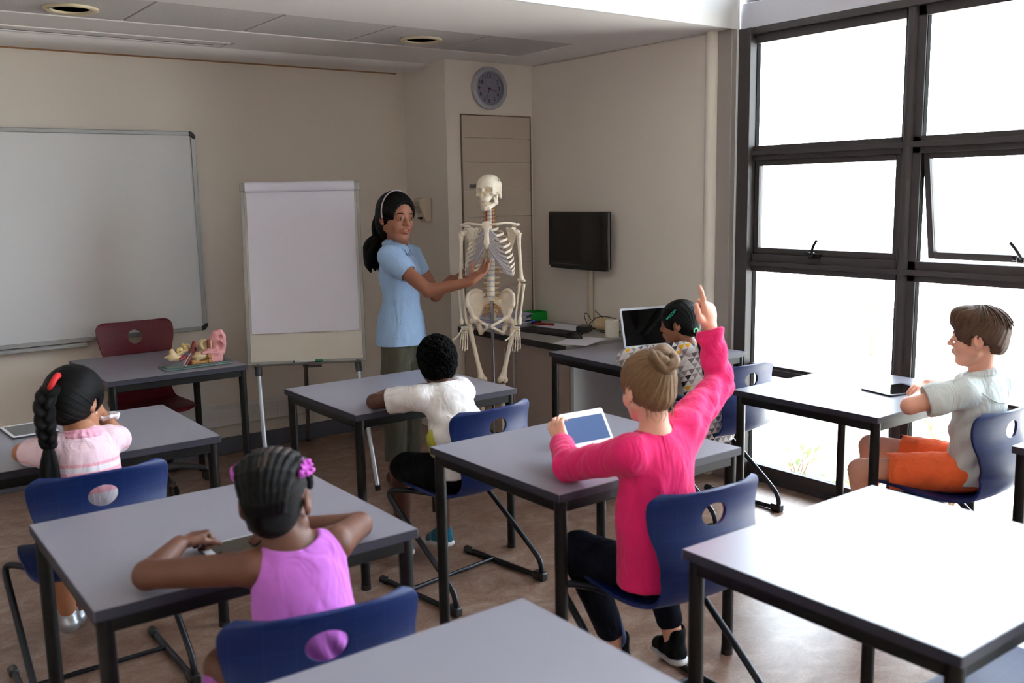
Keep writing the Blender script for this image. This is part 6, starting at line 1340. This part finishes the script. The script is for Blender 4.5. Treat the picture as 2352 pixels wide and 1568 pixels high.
# up and down triangles: parity of the cell decides light or tinted
par = mth('MODULO', mth('ABSOLUTE', mth('ADD', mth('SUBTRACT', mth('FLOOR', mth('ADD', u_, hv)), mth('FLOOR', mth('SUBTRACT', u_, hv))), mth('FLOOR', v_))), 2)
wn = nt.nodes.new('ShaderNodeTexWhiteNoise'); nt.links.new(cx.outputs[0], wn.inputs['Vector']); r = nt.nodes.new('ShaderNodeValToRGB'); r.color_ramp.interpolation = 'CONSTANT'; nt.links.new(wn.outputs['Value'], r.inputs[0]); e = r.color_ramp.elements
e[0].position = 0; e[0].color = (*lin((150, 144, 148)), 1); e[1].position = .40; e[1].color = (*lin((112, 108, 116)), 1)
for p_, c_ in ((.62, (206, 202, 204)), (.76, (52, 48, 58)), (.86, (226, 168, 40))): q = e.new(p_); q.color = (*lin(c_), 1)
mx = nt.nodes.new('ShaderNodeMixRGB'); nt.links.new(par, mx.inputs[0]); mx.inputs[1].default_value = (*lin((216, 212, 214)), 1); nt.links.new(r.outputs[0], mx.inputs[2]); nt.links.new(mx.outputs[0], b.inputs['Base Color'])
F = Field((3.12, 2.86, .40), (3.76, 3.60, .94), .0034); shirt_base(F, J, .022, sc=.95); F.chain([Vn(3.46, 3.035, .47), Vn(3.45, 3.06, .66)], [.128, .118], .03, flat=(J['f'], .74))
for a in 'LR': F.chain([J['s'+a], (J['s'+a]+J['e'+a])/2, J['e'+a], J['e'+a]*.12+J['w'+a]*.88], [.058, .056, .046, .034], .014); cuff(F, J['e'+a]*.10+J['w'+a]*.90, J['w'+a]-J['e'+a], .035, .026)
F.box((3.4, 3.4, .690), (.4, .11, .0505), rr=.001, k=0, sub=True); neckhole(F, J, .046)
F.build('jacket', m_tri, t, disp=folds(.006, 28, 31), inv=T)
F = Field((3.26, 3.00, .74), (3.58, 3.26, .94), .003); cH = J['nk']+Vn(.004, -.028, -.020)
for k in range(18): a = -.35+k*(pi+.7)/17; a2 = -.35+(k+1)*(pi+.7)/17; F.cap(cH+Vn(.072*math.cos(a), -.052*math.sin(a), .012*math.cos(2*a)+.012), cH+Vn(.072*math.cos(a2), -.052*math.sin(a2), .012*math.cos(2*a2)+.012), .022, .022, .02)
F.ell(cH+Vn(0, -.040, -.032), (.070, .030, .045), k=.02); F.build('hood', m_tri, t, disp=folds(.004, 40, 33), inv=T)
F = Field((3.28, 2.94, .03), (3.68, 3.58, .62), .004); F.ell(J['pel']-Vn(0, 0, .02), (.12, .10, .07), k=.03)
for a in 'LR': F.chain([J['h'+a], J['k'+a], J['a'+a]+Vn(0, 0, .02)], [.076, .055, .04], .02)
F.build('jeans', m_jb, t, inv=T)
for a in 'LR': shoe('shoe', J['a'+a], J['ft'+a], m_blk2, t, T, m_sole)
G_ = (-.052, -.092, -.036)
V, Fc, ph, tt, ds = hair_cap(H, 'hair', h_black, t, T, .013, G_, (.052, .066), nape=-.082, groove=.0008)
put_hair('hair', V, Fc, h_black, t, T, ph, tt, ds)
g0 = H.p(*G_); paths = []; rs = []; rr = random.Random(9)
for k in range(30):
    a, b2 = rr.uniform(-1, 1), rr.uniform(-1, 1); e_ = Vn(3.385+.060*a, 3.02+.015*b2, .62+rr.uniform(-.06, .05)); m1 = Vn(3.398+.024*a, 3.050+.012*b2, .86); m2 = Vn(3.410+.042*a, 3.025+.014*b2, .74)
    paths.append([g0-Vn(0, -.01, 0)+.006*Vn(a, b2, 0), g0+Vn(.004+.008*a, -.024, -.03), m1, m2, e_]); rs.append([.006, .0095, .0115, .011, .0012])
tress('ponytail', paths, rs, h_black, t, T, 8)
f = MB(); f.tube([Vector(g0-T)+Vector((.013*math.cos(a), -.006, .011*math.sin(a))) for a in np.linspace(0, 2*pi, 15)[:-1]], .0035, 8, closed=True); f.build('hair_tie', mat('tie_green', (110, 214, 150), .6), t)
m_clip = mat('clip_teal', (20, 150, 128), .35); c0, c1, c2 = H.p(-.087, .040, .040), H.p(-.083, -.010, .083), H.p(-.090, -.004, .070)
f = MB(); f.tube([Vector(p-T) for p in (c0, H.p(-.088, .012, .068), c1)], [.0034, .0022, .0026], 8); f.tube([Vector(p-T) for p in (c0, H.p(-.094, .016, .050), c2, c1)], [.0034, .0022, .0022, .0026], 8); f.sphere(c0-T, (.006, .006, .006), 10, 8); f.build('hair_clip', m_clip, t)

# ---------------- boy in white shirt and orange shorts
H = Head((3.505, 1.785, 1.030), (-.32, .94, -.02), (0.02, .0, 1), .95)
t, T = person('boy in pale short-sleeved shirt and orange shorts by the window, arms folded', (3.53, 1.80, 0))
J = dict(f=unit((-.12, 1, 0)), pel=Vn(3.545, 1.790, .535), ch=Vn(3.525, 1.775, .775), nk=Vn(3.518, 1.775, .892), hb=H.p(0, -.015, -.05), sL=Vn(3.412, 1.785, .838), sR=Vn(3.635, 1.775, .842), eL=Vn(3.275, 1.915, .785), wL=Vn(3.480, 1.990, .782),
         eR=Vn(3.725, 1.990, .780), wR=Vn(3.625, 2.045, .800), hL=Vn(3.475, 1.82, .510), hR=Vn(3.615, 1.82, .510), kL=Vn(3.335, 2.150, .470), kR=Vn(3.545, 2.24, .515), aL=Vn(3.34, 2.10, .11), aR=Vn(3.56, 2.24, .10), ftL=Vn(-.01, .10, -.055), ftR=Vn(0, .10, -.055))
F = Field((3.20, 1.60, -.005), (3.74, 2.42, 1.19), .0032); seated(F, J, .98); H.build(F, nose=1.04)
hand_sdf(F, J['wL'], (.95, .15, -.0), (0, 0, -1), -1, .82, (.15, .15, .2, .2)); hand_sdf(F, J['wR'], (-.95, -.02, -.10), (0, .1, -1), 1, .82, (.25, .25, .3, .3), th=(.7, .6, .2))
F.build('body', sk_w, t, inv=T); H.face(t, T, (44, 34, 28), (186, 108, 100), (92, 66, 46))
m_ms = cloth('shirt_mint', (214, 224, 224), .75, .02, 300, .25)
F = Field((3.26, 1.58, .44), (3.78, 2.10, .95), .0034); shirt_base(F, J, .018, sc=1.0); F.chain([Vn(3.55, 1.785, .49), Vn(3.535, 1.785, .68)], [.124, .118], .03, flat=(J['f'], .74))
for a in 'LR': F.chain([J['s'+a], J['s'+a]*.5+J['e'+a]*.5, J['s'+a]*.22+J['e'+a]*.78], [.056, .062, .060], .014); cuff(F, J['s'+a]*.30+J['e'+a]*.70, J['e'+a]-J['s'+a], .05, .050)
neckhole(F, J, .046); F.box((3.5, 1.8, .415), (.5, .5, .06), rr=.001, k=0, sub=True)
sw = lambda V, N: .004*np.sin((V[:, 2]*.9+V[:, 1]*.7)*80+2*wav(V, 16, 8))*np.clip((.78-V[:, 2])/.05, 0, 1)
F.build('shirt', m_ms, t, disp=folds(.0055, 28, 41, sw), inv=T)
F = Field(J['nk']-.09, J['nk']+.09, .0028); Pc = [J['nk']+Vn(.054*math.cos(a)-.006*math.sin(a), .050*math.sin(a), .012-.014*math.sin(a)) for a in np.linspace(pi/2+.35, 2.5*pi-.35, 20)]
for a_, b_ in zip(Pc[:-1], Pc[1:]): F.cap(a_, b_, .0075, .0075, .004); F.cap(a_-Vn(0, 0, .012), b_-Vn(0, 0, .012), .0075, .0075, .008)
F.build('collar', m_ms, t, inv=T)
f = MB(); f.tube(smoothpts([Vector(v) for v in (J['sL']+Vn(.01, -.045, .018)-T, J['ch']+Vn(-.06, -.088, .03)-T, J['ch']+Vn(.03, -.094, .02)-T, J['sR']+Vn(-.01, -.05, .0)-T)], 2), .0022, 6); f.build('yoke_seam', m_ms, t)
m_or = cloth('shorts_orange', (255, 112, 62), .75, .04)
F = Field((3.28, 1.62, .38), (3.74, 2.20, .66), .0036); F.ell(J['pel']-Vn(0, 0, .03), (.128, .105, .070), k=.03)
for a in 'LR': q = J['h'+a]*.30+J['k'+a]*.70; F.chain([J['h'+a], q], [.080, .072], .02); cuff(F, q-unit(J['k'+a]-J['h'+a])*.01, J['k'+a]-J['h'+a], .06, .060)
F.build('shorts', m_or, t, disp=folds(.006, 32, 45), inv=T)
for a in 'LR': shoe('shoe', J['a'+a], J['ft'+a], m_blk2, t, T, m_sole)
V, Fc, ph, tt, ds = hair_cap(H, 'hair', h_brown, t, T, .010, (0, -.06, .11), (.060, .052), nape=-.048, groove=.0010, sharp=50, extra=lambda F: [H.ell(F, (0, .045, .098), (.062, .062, .034), .02), H.ell(F, (-.012, .082, .072), (.048, .024, .028), .015)])
put_hair('hair', V, Fc, h_brown, t, T, ph, tt, ds)
paths = []; rs = []; rr = random.Random(21); cr = np.array((0.0, -.055, .105))
for k in range(260):
    a = rr.uniform(0, 2*pi); L0 = rr.uniform(.0, 1.30); pts = []
    for q in range(5):
        th_ = L0+q*.16; dr = np.array((math.cos(a)*math.sin(th_), math.sin(a)*math.sin(th_)*1.1, math.cos(th_))); R_ = .100+.006*math.sin(q*1.2)-.003*(q == 4)
        p = np.array((0, -.008, .034))+np.array((.078, .100, .092))*dr*(1.045+.02*math.sin(k)+.03*(q == 4))+np.array((0, 0, .003))
        pts.append(H.p(*p))
    lp_ = H.local(pts[-1])
    if lp_[2] < .038: continue
    if lp_[1] > .075 and lp_[2] < .048: continue
    paths.append(pts); rs.append([.0010, .0030, .0032, .0022, .0005])
tress('hair_tufts', paths, rs, h_brown, t, T, 6)
paths = []; rs = []
for k in range(26):
    x_ = -.052+k*.0042; paths.append([H.p(x_*.8, .040, .126), H.p(x_*.95, .082, .104), H.p(x_*1.05-.004, .100-.55*abs(x_)*abs(x_)*10, .078), H.p(x_*1.12-.008, .101-abs(x_)*abs(x_)*7, .054+rr.uniform(-.006, .006))]); rs.append([.003, .0055, .005, .0008])
tress('fringe', paths, rs, h_brown, t, T, 6)
tablet('dark tablet lying flat on the window-side table in front of the boy', (3.68, 2.215, .7405), (0, 0, 1.35), .17, .24, body=(30, 28, 34))
